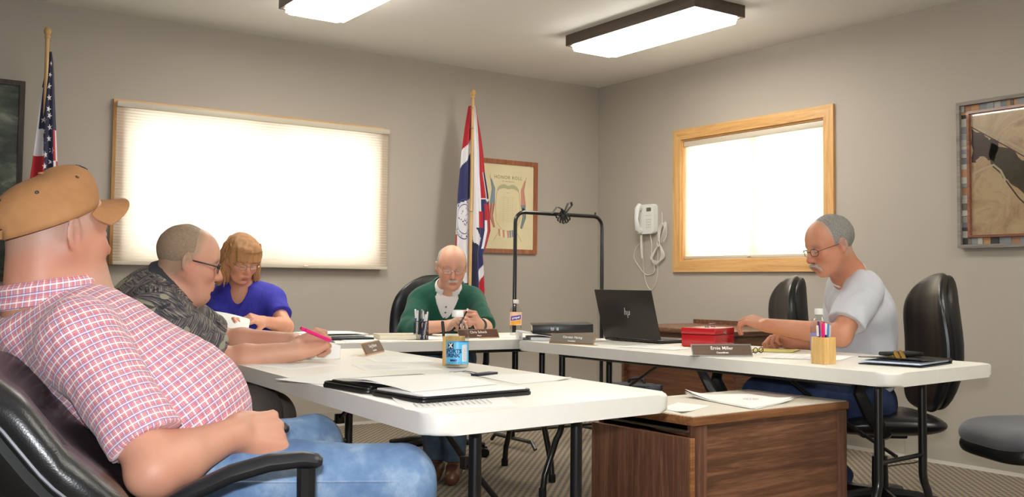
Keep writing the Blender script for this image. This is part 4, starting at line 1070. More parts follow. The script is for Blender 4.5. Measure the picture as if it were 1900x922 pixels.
# ================================================================== man in the dark patterned shirt
FW2 = nz((.80, -.52, 0)); FW2 = nz(A3((.824, -.567, 0))*.975+A3((.567, .823, 0))*(-.10))
h = Head((1.007, 3.375, 1.081), (.965, -.212, -.20), sc=1.0, fat=.010, ear=1.1)
k1, k2 = (1.164, 3.176, 0.587), (1.349, 3.503, 0.524)
J = dict(hip=(0.899, 3.516, 0.594), belly=(0.936, 3.481, 0.748), chest=(0.912, 3.488, 0.900), neck=(0.975, 3.415, 0.994), shR=(0.880, 3.290, 0.915), shL=(1.023, 3.630, 0.908),
    elR=(1.126, 3.351, 0.743), wrR=(1.346, 3.258, 0.779), elL=(1.236, 3.710, 0.791), wrL=(1.442, 3.519, 0.796), hipR=(0.887, 3.379, 0.587), hipL=(0.968, 3.617, 0.565),
    knR=k1, knL=k2, anR=(k1[0]+.03, k1[1], .10), anL=(k2[0]+.03, k2[1], .10), toe=(1, -.1, 0))
g = G('batik_shirt', .8); v = g.coord('UV'); a = g.noise(g.mapping(v, (10, 190, 1), (0, 0, .9)), 1.6, 5, .7, .4); b = g.noise(v, 9, 2, .5, 1.2); c = g.noise(g.mapping(v, (160, 14, 1), (0, 0, .5), (3, 1, 0)), 1.4, 4, .7)
t = g.mix(g.math('GREATER_THAN', b, .5), a, c); cc = g.ramp(t, [(.34, (34, 36, 44)), (.45, (62, 62, 70)), (.54, (112, 106, 104)), (.66, (186, 172, 158))])
bx = g.n('TexBrick'); g.l(g.mapping(v, (34, 34, 1)), bx.inputs['Vector']); bx.inputs['Mortar Size'].default_value = .10; bx.inputs['Color1'].default_value = lin((42, 52, 56))+(1,); bx.inputs['Color2'].default_value = lin((36, 42, 50))+(1,); bx.inputs['Mortar'].default_value = lin((170, 164, 140))+(1,)
cc = g.mix(g.math('GREATER_THAN', g.noise(g.mapping(v, (1, 1, 1), (0, 0, 0), (7, 3, 0)), 11, 1), .66), cc, bx.outputs[0])
cc = g.mix(g.math('MULTIPLY', g.math('GREATER_THAN', g.noise(g.mapping(v, (1, 1, 1), (0, 0, 0), (2, 9, 0)), 13, 2, .5, .8), .67), .8), cc, (34, 32, 42))
g.col(cc); g.bump(g.noise(g.coord(), 60, 3), .2, .003); BATIK = g.m
def stub2(x, y, z): return .35*smooth(-.03, -.08, z)*smooth(.0, .05, x)
skin2 = dict(base=(214, 168, 142), ruddy=(198, 120, 102), lips=(186, 110, 100), brow=(150, 116, 90), brow_s=.5, stub=(168, 146, 122), stub_fn=scalp(.024))
r2, fr, frc, nk = seated('balding man in glasses and dark patterned shirt, leaning on the table with a pink pen', (A3(J['hip'])[0], A3(J['hip'])[1], 0), h, J,
    dict(w=.205, d=.142, neck=.064, arm=(.054, .050, .050, .033), slv=(.088, .082), leg=(.105, .092, .066)), skin2, BATIK, denim('taupe_trousers', (84, 76, 70), (96, 88, 82), (108, 100, 92)),
    [(A3((1.441, 3.250, 0.826))-A3(J['wrR']), (-.25, -.72, .62), 1, (.85, 1.05, 1.2, 1.3), (.6, .35), 1.20, .03), (A3(J['wrL'])-A3(J['elL']), (0, .3, .9), -1, (.6, .7, .8, .9), (.4, .3), 1.05, .03)],
    res=.005, seed=2.2, sleeve=(.78, .8), shoe=(60, 52, 44), fold=.0055)
mask2 = lambda x, y, z: smooth(.035, .008, x+.25*np.maximum(0, z-.04))*smooth(-.045, -.015, z+.10*x)*smooth(.116, .085, z+.0*x-.1*x)+0
hair_mesh(h, r2, .0060, lambda x, y, z: np.clip(smooth(.040, -.030, x+.1*np.abs(y))*smooth(-.055, -.020, z), 0, 1), hair_mat('greying_brown_hair', (140, 112, 88), (196, 172, 146), .6), amp=.0010)
glasses(h, r2, r2.location, mat('black_acetate', (18, 18, 20), .3), LENS, .0013, .0235, .0165, half=True, tr=.0026)
collar(nk+frc[2]*.008, nz(frc[2]+frc[0]*.1), frc[0], .092, .104, .036, .046, BATIK, r2, r2.location, .6)
pen = thing('highlighter_pen', 'pink pen held in the fist of the man in the patterned shirt', 'pen', (1.398, 3.207, 0.829)); L = pen.location
a_, b_ = Vector((1.356, 3.210, 0.855)), Vector((1.453, 3.218, 0.816)); d_ = (b_-a_).normalized()
PINK = mat('pink_plastic', (236, 34, 128), .3)
bm = BM(); tube(bm, [a_-L, b_-L], .0062, 10); obj('barrel', bm, PINK, pen); bm = BM(); tube(bm, [b_-L, b_+d_*.010-L, b_+d_*.02-L], [.006, .0045, .001], 10); obj('tip', bm, mat('grey_tip', (130, 130, 130), .4), pen)
bm = BM(); tube(bm, [a_-d_*.002-L, a_-d_*.018-L], [.0065, .0055], 10); obj('cap_end', bm, PINK, pen)

# ================================================================== woman in blue
FW3 = nz(A3((-.567, -.823, 0))*.99+A3((.824, -.567, 0))*.06)
h = Head((1.751, 4.987, 1.130), (.105, -.879, -.44), sc=.96)
k1, k2 = (1.814, 4.797, 0.569), (1.659, 4.903, 0.567)
J = dict(hip=(1.843, 5.204, 0.536), belly=(1.815, 5.139, 0.717), chest=(1.806, 5.113, 0.848), neck=(1.799, 5.086, 0.975), shR=(1.682, 5.194, 0.914), shL=(1.929, 5.024, 0.923),
    elR=(1.611, 5.007, 0.790), wrR=(1.626, 4.728, 0.820), elL=(1.932, 4.823, 0.790), wrL=(1.771, 4.700, 0.824), hipR=(1.761, 5.201, 0.525), hipL=(1.892, 5.110, 0.527),
    knR=k2, knL=k1, anR=(k2[0], k2[1], .10), anL=(k1[0], k1[1], .10), toe=tuple(FW3), top='blouse')
BLUE = G('royal_blue_knit', .8); v = BLUE.coord(); BLUE.col(BLUE.mix(BLUE.noise(v, 20, 3), (38, 40, 150), (58, 58, 186))); BLUE.bump(BLUE.noise(BLUE.mapping(v, (90, 90, 6)), 2, 3), .5, .003); BLUE = BLUE.m
skin3 = dict(base=(222, 168, 140), ruddy=(204, 128, 104), lips=(176, 92, 84), brow=(140, 92, 60), brow_s=.5)
def vneck(S, fr, frc):
    nk_ = A3(J['neck']); a = nk_+frc[0]*.075+frc[2]*.01; b = nk_+frc[0]*.135-frc[2]*.085
    S.append(('sub', cone(a+frc[0]*.01, b+frc[0]*.01, .046, .012), .004)); return S
def vneck_skin(x): return x
r3, fr, frc, nk = seated('woman with long reddish hair and glasses in a royal blue blouse, reading papers', (A3(J['hip'])[0], A3(J['hip'])[1], 0), h, J,
    dict(w=.178, d=.118, neck=.050, arm=(.044, .038, .038, .025), slv=(.070, .062)), skin3, BLUE, mat('dark_slacks', (30, 30, 40), .9),
    [(A3(J['wrR'])-A3(J['elR'])+A3((0, 0, .02)), (.2, 0, .9), -1, (.5, .55, .6, .7), (.3, .2), .92, .05), (A3((1.706, 4.671, 0.839))-A3(J['wrL']), (.2, -.5, .8), 1, (.5, .65, .8, .9), (.35, .2), .95, .05)],
    res=.0055, seed=5.1, sleeve=(.70, .62), extra=vneck, fold=.004)
RED = hair_mat('auburn_hair', (150, 92, 50), (218, 166, 112), .42, (6, 6, 1))
ex = []
for y in (-1, 1):
    for i, (dx, yy, r0) in enumerate(((-.03, .082, .030), (.015, .086, .024), (-.06, .06, .036))):
        p = [h.p(dx, y*(yy-.01), .03), h.p(dx-.01, y*(yy+.008), -.04), h.p(dx-.005, y*(yy+.012+.01*(y > 0)), -.10), h.p(dx+.005, y*(yy+.020+.014*(y > 0)), -.135-.015*(y > 0))]
        for q in range(3): ex.append(('add', cone(p[q], p[q+1], r0*(1-.12*q), r0*(.88-.14*q)), .012))
for i in range(9):
    y = -.058+.116*i/8; ex.append(('add', cone(h.p(.070-.9*y*y*4, y*.95, .085), h.p(.101-4.6*y*y, y*1.06, .030+.002*math.sin(i*9.)), .014, .0075), .008))
hair_mesh(h, r3, .020, lambda x, y, z: np.clip(smooth(.080, .045, x)+smooth(.06, .085, z), 0, 1)*smooth(-.10, -.06, z), RED, .0045, .0020, 55., extra=ex+[('fn', lambda P, d: d-.0022*warp(P*np.array([1, 1, .25]), 150, 2.)-.003*warp(P, 38, 4.), 0)])
bm = BM(); rl = random.Random(11)
for i in range(110):
    sd = 1 if rl.random() < .60 else -1; ph = rl.uniform(.15, 2.6); x0 = .055*math.cos(ph)-.02; y0 = sd*(.045+.045*math.sin(ph)); top = rl.uniform(.02, .115)
    ln = rl.uniform(.09, .17)*(1.18 if sd > 0 else .95); r0 = rl.uniform(.0035, .0075); k0 = rl.uniform(0, 6); am = rl.uniform(.003, .009); pts = []
    for q in range(9):
        t = q/8; z_ = top-.02-ln*t; out = 1+.30*t*t*(1 if sd > 0 else .6); dome = math.sqrt(max(.05, 1-max(0, z_)**2/.125**2))
        pts.append(Vector(h.p(x0*dome+am*math.cos(k0+t*9), y0*out*(.55+.45*dome)+sd*.010+am*math.sin(k0+t*9), z_))-r3.location)
    tube(bm, pts, [r0*.5]+[r0]*6+[r0*.7, r0*.2], 5)
obj('loose_locks', bm, RED, r3)
GOLDW = mat('thin_gold_wire', (170, 150, 120), .25, .9)
glasses(h, r3, r3.location, GOLDW, LENS, .0010, .0235, .0150)
collar(nk+frc[2]*.006, nz(frc[2]+frc[0]*.25), frc[0], .060, .068, .018, .020, BLUE, r3, r3.location, .75, flare=.012)
for i in range(1):
    bm = BM(); box(bm, Vector(A3(nk)+frc[0]*.132-frc[2]*.105)-r3.location, (.010, .010, .010), .003); obj('button', bm, mat('blue_button', (60, 66, 150), .3), r3)
bm = BM(); tube(bm, [Vector(nk+frc[0]*.055+frc[1]*.035+frc[2]*.0)-r3.location, Vector(nk+frc[0]*.100-frc[2]*.045)-r3.location, Vector(nk+frc[0]*.055-frc[1]*.035)-r3.location], .0010, 5); obj('necklace', bm, CHROME, r3)

# ================================================================== man in green (head of the table)
FW5 = nz(A3((-.567, -.823, 0))*.95+A3((.824, -.567, 0))*.34)
h = Head((2.872, 4.764, 1.111), (-.42, -.90, -.30), sc=.98)
k1, k2 = (2.700, 4.427, 0.612), (2.586, 4.565, 0.626); b5 = A3((-.567, -.823, 0))
J = dict(hip=(2.996, 5.016, 0.582), belly=(2.970, 4.976, 0.731), chest=(2.942, 4.939, 0.857), neck=(2.917, 4.876, 0.975), shR=(2.813, 5.000, 0.911), shL=(3.051, 4.835, 0.914),
    elR=(2.649, 4.830, 0.761), wrR=(2.676, 4.469, 0.799), elL=(2.987, 4.597, 0.778), wrL=(2.832, 4.410, 0.802), hipR=(2.810, 4.839, 0.585), hipL=(2.922, 4.763, 0.580),
    knR=k2, knL=k1, anR=(k2[0]+.10, k2[1]+.02, .10), anL=(k1[0]+.03, k1[1]+.05, .10), toe=tuple(b5), top='pullover')
GREEN = G('dark_green_fleece', .95); v = GREEN.coord(); GREEN.col(GREEN.mix(GREEN.noise(v, 25, 3), (10, 66, 52), (22, 88, 70))); GREEN.bump(GREEN.noise(v, 50, 3), .3, .003); GREEN.b.inputs['Sheen Weight'].default_value = .1; GREEN = GREEN.m
POLO = mat('white_polo', (226, 222, 222), .8, bump=.2, nscale=60)
skin5 = dict(base=(218, 174, 150), ruddy=(204, 132, 112), lips=(180, 104, 94), brow=(170, 150, 130), brow_s=.45, stub=(190, 178, 162), stub_fn=scalp(.012, top=.095, a=.6))
def open5(S, fr, frc):
    nk_ = A3(J['neck']); a = nk_+frc[0]*.085+frc[2]*.03; b = nk_+frc[0]*.150-frc[2]*.120
    S.append(('sub', cone(a, b, .074, .012), .004)); return S
r5, fr, frc, nk = seated('bald man with grey moustache and glasses in a dark green quarter-zip over a white polo', (A3(J['hip'])[0], A3(J['hip'])[1], 0), h, J,
    dict(w=.190, d=.125, neck=.055, arm=(.046, .041, .042, .028), slv=(.078, .066)), skin5, GREEN, denim('blue_denim', (64, 84, 112), (92, 116, 146), (124, 146, 172)),
    [(A3((2.681, 4.365, 0.842))-A3(J['wrR']), (-.3, -.5, .7), 1, (.8, 1.0, 1.1, 1.2), (.5, .4), 1.0, .03), (A3((2.751, 4.342, 0.842))-A3(J['wrL'])+A3((0, 0, .02)), tuple(A3((-.35, -.75, .5))), -1, (.9, 1.1, 1.2, 1.2), (.5, .4), 1.0, .03)],
    res=.0055, seed=7.7, sleeve=(1.45, .98), extra=open5, shoe=(96, 62, 42))
# white polo in the opening
S = [('add', ell(A3(J['chest'])+frc[2]*.04+frc[0]*.012, (.110, .150, .150), frc), 0), ('add', cone(nk-frc[2]*.05, nk-frc[2]*.01, .062, .062), .04), ('sub', cone(h.p(-.01, 0, -.05), nk+frc[0]*.012, .064, .066), .005)]
V, Q = surface(S, .006); np_mesh('polo_shirt', V, Q, POLO, r5, r5.location)
collar(nk+frc[2]*.014+frc[0]*.012, nz(frc[2]+frc[0]*.30), frc[0], .070, .084, .040, .052, POLO, r5, r5.location, .42, name='polo_collar', flare=.016)
collar(nk-frc[2]*.004, nz(frc[2]+frc[0]*.22), frc[0], .092, .108, .042, .034, GREEN, r5, r5.location, .72, name='pullover_collar', flare=.020)
for q in range(3):
    bm = BM(); p = A3(nk)+frc[0]*(.120+.004*q)-frc[2]*(.035+.034*q); box(bm, Vector(p)-r5.location, (.009, .009, .009), .003); obj('polo_button', bm, mat('grey_button', (90, 90, 92), .3), r5)
HG = hair_mat('short_grey_hair', (150, 140, 126), (206, 198, 184), .6)
hair_mesh(h, r5, .0050, lambda x, y, z: smooth(.030, -.010, x)*smooth(-.050, -.025, z)*smooth(.100, .070, z+.2*x), HG, .0045, .0007)
moustache(h, r5, hair_mat('grey_moustache', (150, 140, 128), (222, 214, 204), .6, (3, 3, 3)))
glasses(h, r5, r5.location, GOLDW, LENS, .0009, .0250, .0165)
bm = BM(); c_ = A3(J['shL'])*.55+A3(J['elL'])*.45; o_ = nz(A3((.824, -.567, 0))*.75-A3((.567, .823, 0))*.65); M = frame3(Vector(c_+o_*.076)-r5.location, nz(np.cross(UP, o_)), (0, 0, 1), o_)
tube(bm, [M @ Vector((.014*math.cos(q), .017*math.sin(q), 0)) for q in np.linspace(0, 2*math.pi, 19)[:-1]], .0018, 5, closed=True); tube(bm, [M @ Vector((-.006, -.006, 0)), M @ Vector((0, .008, 0)), M @ Vector((.006, -.006, 0))], .0015, 5); obj('sleeve_badge', bm, mat('badge_thread', (190, 206, 196), .7), r5)
bm = BM(); c_ = A3(J['wrL']); d_ = nz(A3(J['wrL'])-A3(J['elL'])); u_ = nz(np.cross(d_, UP)); w_ = np.cross(d_, u_)
tube(bm, [Vector(c_-d_*.02+(u_*math.cos(q)+w_*math.sin(q))*.034)-r5.location for q in np.linspace(0, 2*math.pi, 21)[:-1]], .006, 6, closed=True); obj('wristband', bm, BLACK, r5)
pn = thing('ink_pen', 'dark pen with white end between the hands of the man in green', 'pen', (2.675, 4.309, 0.844)); L = pn.location
a_, b_ = Vector((2.690, 4.308, 0.879)), Vector((2.651, 4.315, 0.806)); bm = BM(); tube(bm, [a_-L, b_-L], .0048, 8); obj('barrel', bm, BLACK, pn); bm = BM(); tube(bm, [a_-L, a_+(a_-b_).normalized()*.014-L], .0052, 8); obj('end_cap', bm, WHITE, pn)

# ================================================================== man in the light grey T-shirt
FW4 = nz(A3((-.824, .567, 0))*.985+A3((-.567, -.823, 0))*.13)
h = Head((3.548, 2.750, 1.198), (-.92, .37, -.32), sc=1.04)
k1, k2 = (3.445, 3.032, 0.539), (3.723, 3.242, 0.531)
J = dict(hip=(3.920, 2.827, 0.528), belly=(3.854, 2.812, 0.726), chest=(3.824, 2.796, 0.920), neck=(3.685, 2.759, 1.091), shR=(3.931, 2.959, 1.015), shL=(3.669, 2.666, 1.010),
    elR=(3.866, 2.972, 0.753), wrR=(3.593, 3.013, 0.772), elL=(3.519, 2.672, 0.819), wrL=(3.405, 2.968, 0.850), hipR=(4.038, 2.918, 0.495), hipL=(3.835, 2.765, 0.515),
    knR=k2, knL=k1, anR=(k2[0]+.02, k2[1], .10), anL=(4.05, 3.08, .10), toe=(-1, .3, 0), top='t_shirt')
TEE = G('heather_grey_jersey', .95); v = TEE.coord(); TEE.col(TEE.mix(TEE.noise(v, 420, 2), (182, 184, 192), (206, 208, 214))); TEE.bump(TEE.noise(v, 30, 3), .25, .004); TEE = TEE.m
skin4 = dict(base=(202, 148, 118), ruddy=(184, 102, 80), lips=(170, 92, 80), brow=(150, 132, 112), brow_s=.5, stub=(160, 150, 140), stub_fn=scalp(.034, a=.5))
r4, fr, frc, nk = seated('man with grey hair, moustache and glasses in a light grey T-shirt, reaching left', (A3(J['hip'])[0], A3(J['hip'])[1], 0), h, J,
    dict(w=.190, d=.140, neck=.058, arm=(.050, .046, .046, .031), slv=(.086, .076), leg=(.10, .085, .070), cut=-.06), skin4, TEE, denim('dark_denim', (30, 42, 72), (44, 60, 98), (62, 82, 122)),
    [(A3((3.486, 3.036, 0.802))-A3(J['wrR']), (-.2, .3, .8), -1, (.9, 1.0, 1.1, 1.2), (.2, .2), 1.0, .12), (A3((3.380, 3.057, 0.865))-A3(J['wrL'])+A3((0, 0, .01)), (-.2, -.45, .8), -1, (.50, .60, .68, .75), (.2, .2), 1.08, .12)],
    res=.0052, seed=9.3, sleeve=(.82, .74), shoe=(52, 56, 66), fold=.0085)
SP = hair_mat('salt_and_pepper_hair', (88, 84, 80), (176, 172, 166), .6)
hair_mesh(h, r4, .0080, lambda x, y, z: smooth(.058, -.030, x+.10*np.abs(y))*smooth(-.055, -.025, z-.9*np.maximum(0, x)), SP, .0045, .0009)
moustache(h, r4, hair_mat('grey_moustache_b', (140, 128, 112), (206, 196, 182), .6, (3, 3, 3)), .036, .020)
glasses(h, r4, r4.location, mat('dark_wire', (60, 46, 42), .3, .6), LENS, .0011, .0225, .0150)
bm = BM(); c_ = A3(nk)+frc[0]*.004-A3(r4.location)-frc[2]*.012
tube(bm, [Vector(c_+(frc[0]*math.cos(q)*1.0+frc[1]*math.sin(q))*.073-frc[2]*.012*math.cos(q)) for q in np.linspace(0, 2*math.pi, 33)[:-1]], .0065, 8, closed=True, flat=1.4); obj('neck_rib', bm, TEE, r4)

# ------------------------------------------------------------------ things on the tables
TZ = .7402
PAPER = mat('paper_white', (244, 243, 240), .8); PAPERB = mat('paper_cream', (238, 230, 206), .8)
INK = mat('ink_black', (18, 18, 20), .5); INKG = mat('ink_grey', (196, 196, 198), .8)
def paper(label, quad, z=TZ, m=PAPER, curl=(0, 0, 0, 0), lines=0, stack=1, cat='paper', group=None, seal=None, cols=0):
    """sheet through four corner points (in order); curl lifts each corner"""
    q = [Vector((p[0], p[1], 0)) for p in quad]; c = sum(q, Vector())/4
    r = thing('paper_stack' if stack > 1 else 'paper_sheet', label, cat, (c.x, c.y, z), 0, group)
    rr = random.Random(int(abs(c.x*971+c.y*331)*10))
    for s in range(stack):
        o_ = Vector((rr.uniform(-1, 1), rr.uniform(-1, 1), 0))*.006*(s > 0); a_ = rr.uniform(-.05, .05)*(s > 0); Rm = Matrix.Rotation(a_, 3, 'Z')
        def f(u, v, dz=0.):
            p = (q[0]*(1-u)*(1-v)+q[1]*u*(1-v)+q[2]*u*v+q[3]*(1-u)*v)-c; p = Rm @ p+o_
            k = curl[0]*max(0, 1-u*2)**2*max(0, 1-v*2)**2+curl[1]*max(0, u*2-1)**2*max(0, 1-v*2)**2+curl[2]*max(0, u*2-1)**2*max(0, v*2-1)**2+curl[3]*max(0, 1-u*2)**2*max(0, v*2-1)**2
            return Vector((p.x, p.y, .0006+s*.0011+k*(.4+.6*(s+1)/stack)+dz))
        bm = BM(); sheet(bm, f, 14, 14, .0007); obj('sheet', bm, m, r, True)
    e1 = (q[1]-q[0]); e2 = (q[3]-q[0])
    if lines or cols:
        bm = BM()
        for i in range(lines):
            v0 = .12+.76*i/max(1, lines); u1 = .12+.72*rr.uniform(.35, 1)
            sheet(bm, lambda u, v: f(.10+(u1-.10)*u, v0+.012*v, .0010), 10, 1)
        for i in range(cols):
            u0 = .12+.72*i/cols; v1 = .25+.5*rr.uniform(.1, 1)
            sheet(bm, lambda u, v: f(u0+.012*u, .16+(v1-.16)*v, .0010), 1, 6)
        obj('print_lines', bm, INKG, r, False)
    if seal:
        bm = BM()
        for rad, wd in ((.115, .010), (.085, .006)):
            pts = []
            for k in range(40):
                a0, a1 = 2*math.pi*k/40, 2*math.pi*(k+1)/40
                P = lambda a, rr_: f(seal[0]+rr_*math.cos(a), seal[1]+rr_*.78*math.sin(a), .0012)
                bm.faces.new([bm.verts.new(P(a0, rad)), bm.verts.new(P(a1, rad)), bm.verts.new(P(a1, rad-wd)), bm.verts.new(P(a0, rad-wd))])
        for k in range(14):
            a0 = k*.9; P = lambda a, rr_: f(seal[0]+rr_*math.cos(a), seal[1]+rr_*.78*math.sin(a), .0012)
            bm.faces.new([bm.verts.new(P(a0, .07)), bm.verts.new(P(a0+.25, .075)), bm.verts.new(P(a0+.3, .045)), bm.verts.new(P(a0, .04))])
        obj('printed_seal', bm, mat('seal_ink', (176, 140, 132), .8), r, False)
    return r
paper('loose sheet with faint bars of print, in front of the open portfolio', [(1.065, 1.955, 0.740), (1.326, 1.897, 0.740), (1.435, 2.148, 0.740), (1.134, 2.151, 0.740)], cols=14, curl=(0, 0, 0, .004))
paper('white sheets to the right behind the open black portfolio', [(1.601, 2.292, 0.740), (1.823, 2.332, 0.740), (1.852, 2.534, 0.740), (1.633, 2.567, 0.740)], stack=2, curl=(0, .006, 0, 0))
paper('white sheet whose corner curls over the left table edge', [(1.055, 2.70), (1.30, 2.86), (1.42, 2.66), (1.16, 2.47)], curl=(.004, 0, 0, 0), lines=0)
paper('printed sheet in the middle of the near table, beyond the open portfolio', [(1.42, 2.88), (1.66, 2.80), (1.72, 3.02), (1.48, 3.10)], lines=9)
paper('sheet lying under the forearm of the man in the patterned shirt', [(1.22, 3.02), (1.43, 3.10), (1.36, 3.36), (1.17, 3.30)], lines=7)
paper('sheet at the right edge of the near table, left of the blue bottle', [(1.60, 3.16), (1.80, 3.10), (1.86, 3.32), (1.66, 3.38)], lines=5)
# tall white block of paper by the fist
blk = thing('paper_ream', 'thick white paper pad standing beside the fist with the pink pen', 'paper pad', (1.475, 3.46, TZ), -.25)
bm = BM(); prism(bm, rect_round(.215, .15, .012), 0, .047, bev=.003); obj('sheets', bm, PAPER, blk)
bm = BM(); box(bm, (-.002, .0, .0475), (.205, .14, .001)); obj('cover', bm, PAPER, blk, False)
# open padfolio
pf = thing('portfolio', 'open black zip portfolio with white papers, front middle of the near table', 'portfolio', (1.145, 2.03, TZ), .09); pf.rotation_euler = (0, 0, .10)
FAUX = mat('black_vinyl', (24, 24, 27), .35, bump=.2, nscale=400)
LW, LD = .345, .225
for k, nm in ((0, 'right_cover'), (1, 'left_cover')):
    y0 = k*(LD+.018)-.006
    bm = BM(); prism(bm, rect_round(LW, LD, .018, 5, LW/2, y0+LD/2), 0, .009 if k == 0 else .010, bev=.003); cv = obj(nm, bm, FAUX, pf)
    bm = BM(); tube(bm, [(x, y, .0125) for x, y in rect_round(LW-.008, LD-.008, .018, 5, LW/2, y0+LD/2)], .0035, 6, closed=True); obj('zip_edge', bm, mat('zip_black', (12, 12, 14), .3), cv)
bm = BM(); box(bm, (LW/2, LD+.003, .006), (LW-.02, .022, .010), .004); obj('spine', bm, FAUX, pf)
bm = BM(); prism(bm, rect_round(LW-.05, LD-.028, .01, 4, LW/2, LD+.018+LD/2), .010, .020, bev=.004); obj('pocket', bm, FAUX, pf)
bm = BM(); box(bm, (LW/2, LD/2-.004, .014), (LW-.03, LD-.024, .008), .001); obj('writing_pad', bm, PAPER, pf)
bm = BM(); sheet(bm, lambda u, v: Vector((.025+.29*u, .075+.27*v+.03*u, .0205+.0055*math.sin(v*math.pi)+.004*v)), 8, 12, .0012); obj('loose_papers', bm, PAPER, pf)
bm = BM(); sheet(bm, lambda u, v: Vector((.03+.27*u, .19+.20*v-.02*u, .0260+.006*math.sin(v*math.pi))), 8, 12, .0012); obj('loose_papers', bm, PAPER, pf)
bc = thing('binder_clip', 'dark clip with white wire handles on the papers of the open portfolio', 'clip', (1.491, 2.295, 0.770), .4)
bm = BM(); t = [(-.04, 0), (.04, 0), (.03, .010), (-.03, .010)]; prism(bm, [(-.045, -.012), (.045, -.016), (.045, .014), (-.045, .012)], 0, .007, bev=.002); obj('clip_body', bm, mat('navy_clip', (26, 28, 52), .3), bc)
for s in (-1, 1):
    bm = BM(); tube(bm, [(-.02+s*.012, .01, .005), (-.05+s*.012, .035, .012), (-.075, .055+s*.008, .010)], .0012, 5); obj('wire_handle', bm, CHROME, bc)

# name plates: extruded aluminium wedge with engraved face
def nameplate(label, p, q, face, silver, words, sub, hh=.048, ln=.25, z=TZ, font=None, sz=.020, edge=None):
    p, q = Vector(p).to_2d(), Vector(q).to_2d(); d = (q-p).normalized(); c = (p+q)/2; n = Vector((d.y, -d.x))
    r = thing('name_plate', label, 'name plate', (c.x, c.y, z), math.atan2(d.y, d.x)); h2 = ln/2
    prof = [(-.014, 0), (.020, 0), (.020, .0016), (-.0105, .0016), (.0135-.004, hh), (.0095-.004, hh), (-.014, .0035)]
    prof = [(-.018, 0), (.020, 0), (.020, .0018), (-.0150, .0018), (.0085, hh), (.0055, hh), (-.018, .0035)]
    bm = BM(); A_ = [bm.verts.new((-h2, y, zz)) for y, zz in prof]; B_ = [bm.verts.new((h2, y, zz)) for y, zz in prof]
    for i in range(7): bm.faces.new((A_[i], A_[(i+1) % 7], B_[(i+1) % 7], B_[i]))
    bm.faces.new(A_[::-1]); bm.faces.new(B_); obj('holder', bm, edge or CHROME, r, False)
    yv = Vector((0, .0235, hh-.0035)).normalized(); nv = Vector((0, -yv.z, yv.y)); o_ = Vector((0, (-.018+.0055)/2, (.0035+hh)/2))+nv*.0006
    M = frame3(o_, (1, 0, 0), yv, nv)
    bm = BM(); prism(bm, rect_round(ln-.008, hh-.007, .001, 2), 0, .0010, M); fc = obj('face', bm, face, r, False)
    wm = mat('engraved_white', (246, 244, 240), .5)
    text('lettering', words, sz, M @ Matrix.Translation((0, .0065, .0013)), wm, r, .0002, bold=.0001); text('lettering', sub, sz*.52, M @ Matrix.Translation((0, -.0125, .0013)), wm, r, .0002, bold=.0002)
    return r
BRN = mat('plate_brown', (92, 58, 44), .35, coat=.3); BRG = mat('plate_bronze', (126, 106, 92), .22, .55); SLV = mat('plate_silver', (176, 168, 158), .22, .7)
COPR = mat('rose_gold_edge', (222, 186, 162), .22, .9)
nameplate('brown name plate with silver ends beside the man with the pink pen', (1.662, 3.416, 0.740), (1.873, 3.642, 0.740), mat('plate_taupe', (112, 88, 72), .3, .2), 1, 'Greg Bohnet', 'Councilman', ln=.25, edge=COPR)
nameplate('brown name plate in front of the man in green, lettered Mayor', (2.638, 4.282, 0.740), (2.855, 4.295, 0.740), BRN, 0, 'Chris Schock', 'Mayor', edge=COPR)
nameplate('silver name plate leaning in front of the black binder', (2.862, 3.81), (2.935, 3.585), SLV, 1, 'Kiersten Haring', 'Councilman', sz=.017, edge=COPR)
nameplate('dark bronze name plate in front of the red cash box', (2.847, 2.870, 0.740), (3.069, 2.761, 0.740), BRG, 1, 'Ernie Miller', 'Councilman', edge=CHROME)

# bottles
PET = bpy.data.materials.new('clear_plastic'); PET.use_nodes = True; nt = PET.node_tree; nt.nodes.remove(nt.nodes['Principled BSDF'])
tr = nt.nodes.new('ShaderNodeBsdfTransparent'); tr.inputs[0].default_value = (.90, .92, .92, 1); gl = nt.nodes.new('ShaderNodeBsdfGlossy'); gl.inputs['Roughness'].default_value = .05
lw = nt.nodes.new('ShaderNodeLayerWeight'); lw.inputs[0].default_value = .25; mx = nt.nodes.new('ShaderNodeMixShader')
_pm = nt.nodes.new('ShaderNodeMath'); _pm.operation = 'MULTIPLY'; _pm.inputs[1].default_value = .45; nt.links.new(lw.outputs['Facing'], _pm.inputs[0])
nt.links.new(_pm.outputs[0], mx.inputs[0]); nt.links.new(tr.outputs[0], mx.inputs[1]); nt.links.new(gl.outputs[0], mx.inputs[2]); nt.links.new(mx.outputs[0], nt.nodes['Material Output'].inputs[0])
def wrap(o, R, z, a0):
    """bend flat lettering (x right, y up) round a bottle; a0 = angle facing out"""
    for v in o.data.vertices:
        a = a0+v.co.x/R; rr_ = R+v.co.z; v.co = (rr_*math.cos(a), rr_*math.sin(a), z+v.co.y)
    o.data.update()
def bottle(label, loc, s, prof, lab, labm, capm=WHITE, capz=None):
    r = thing('drink_bottle', label, 'bottle', loc)
    bm = BM(); lathe(bm, [(a*s, b*s) for a, b in prof], 32); obj('bottle_body', bm, PET, r)
    z = prof[-1][1]*s; rc = prof[-1][0]*s
    bm = BM(); lathe(bm, [(rc*1.12, z-.004), (rc*1.20, z-.002), (rc*1.20, z+.014*s/.9), (rc*1.12, z+.017*s/.9), (0.001, z+.017*s/.9)], 28); obj('bottle_cap', bm, capm, r)
    bm = BM(); lathe(bm, [(lab[0]*s, lab[1]*s), (lab[0]*s, lab[2]*s)], 32, cap=False); lb = obj('wrap_label', bm, labm, r)
    return r
def facing(loc):  # angle towards the camera
    return math.atan2(-loc[1], -loc[0])
bl = (1.739, 2.841, 0.740)
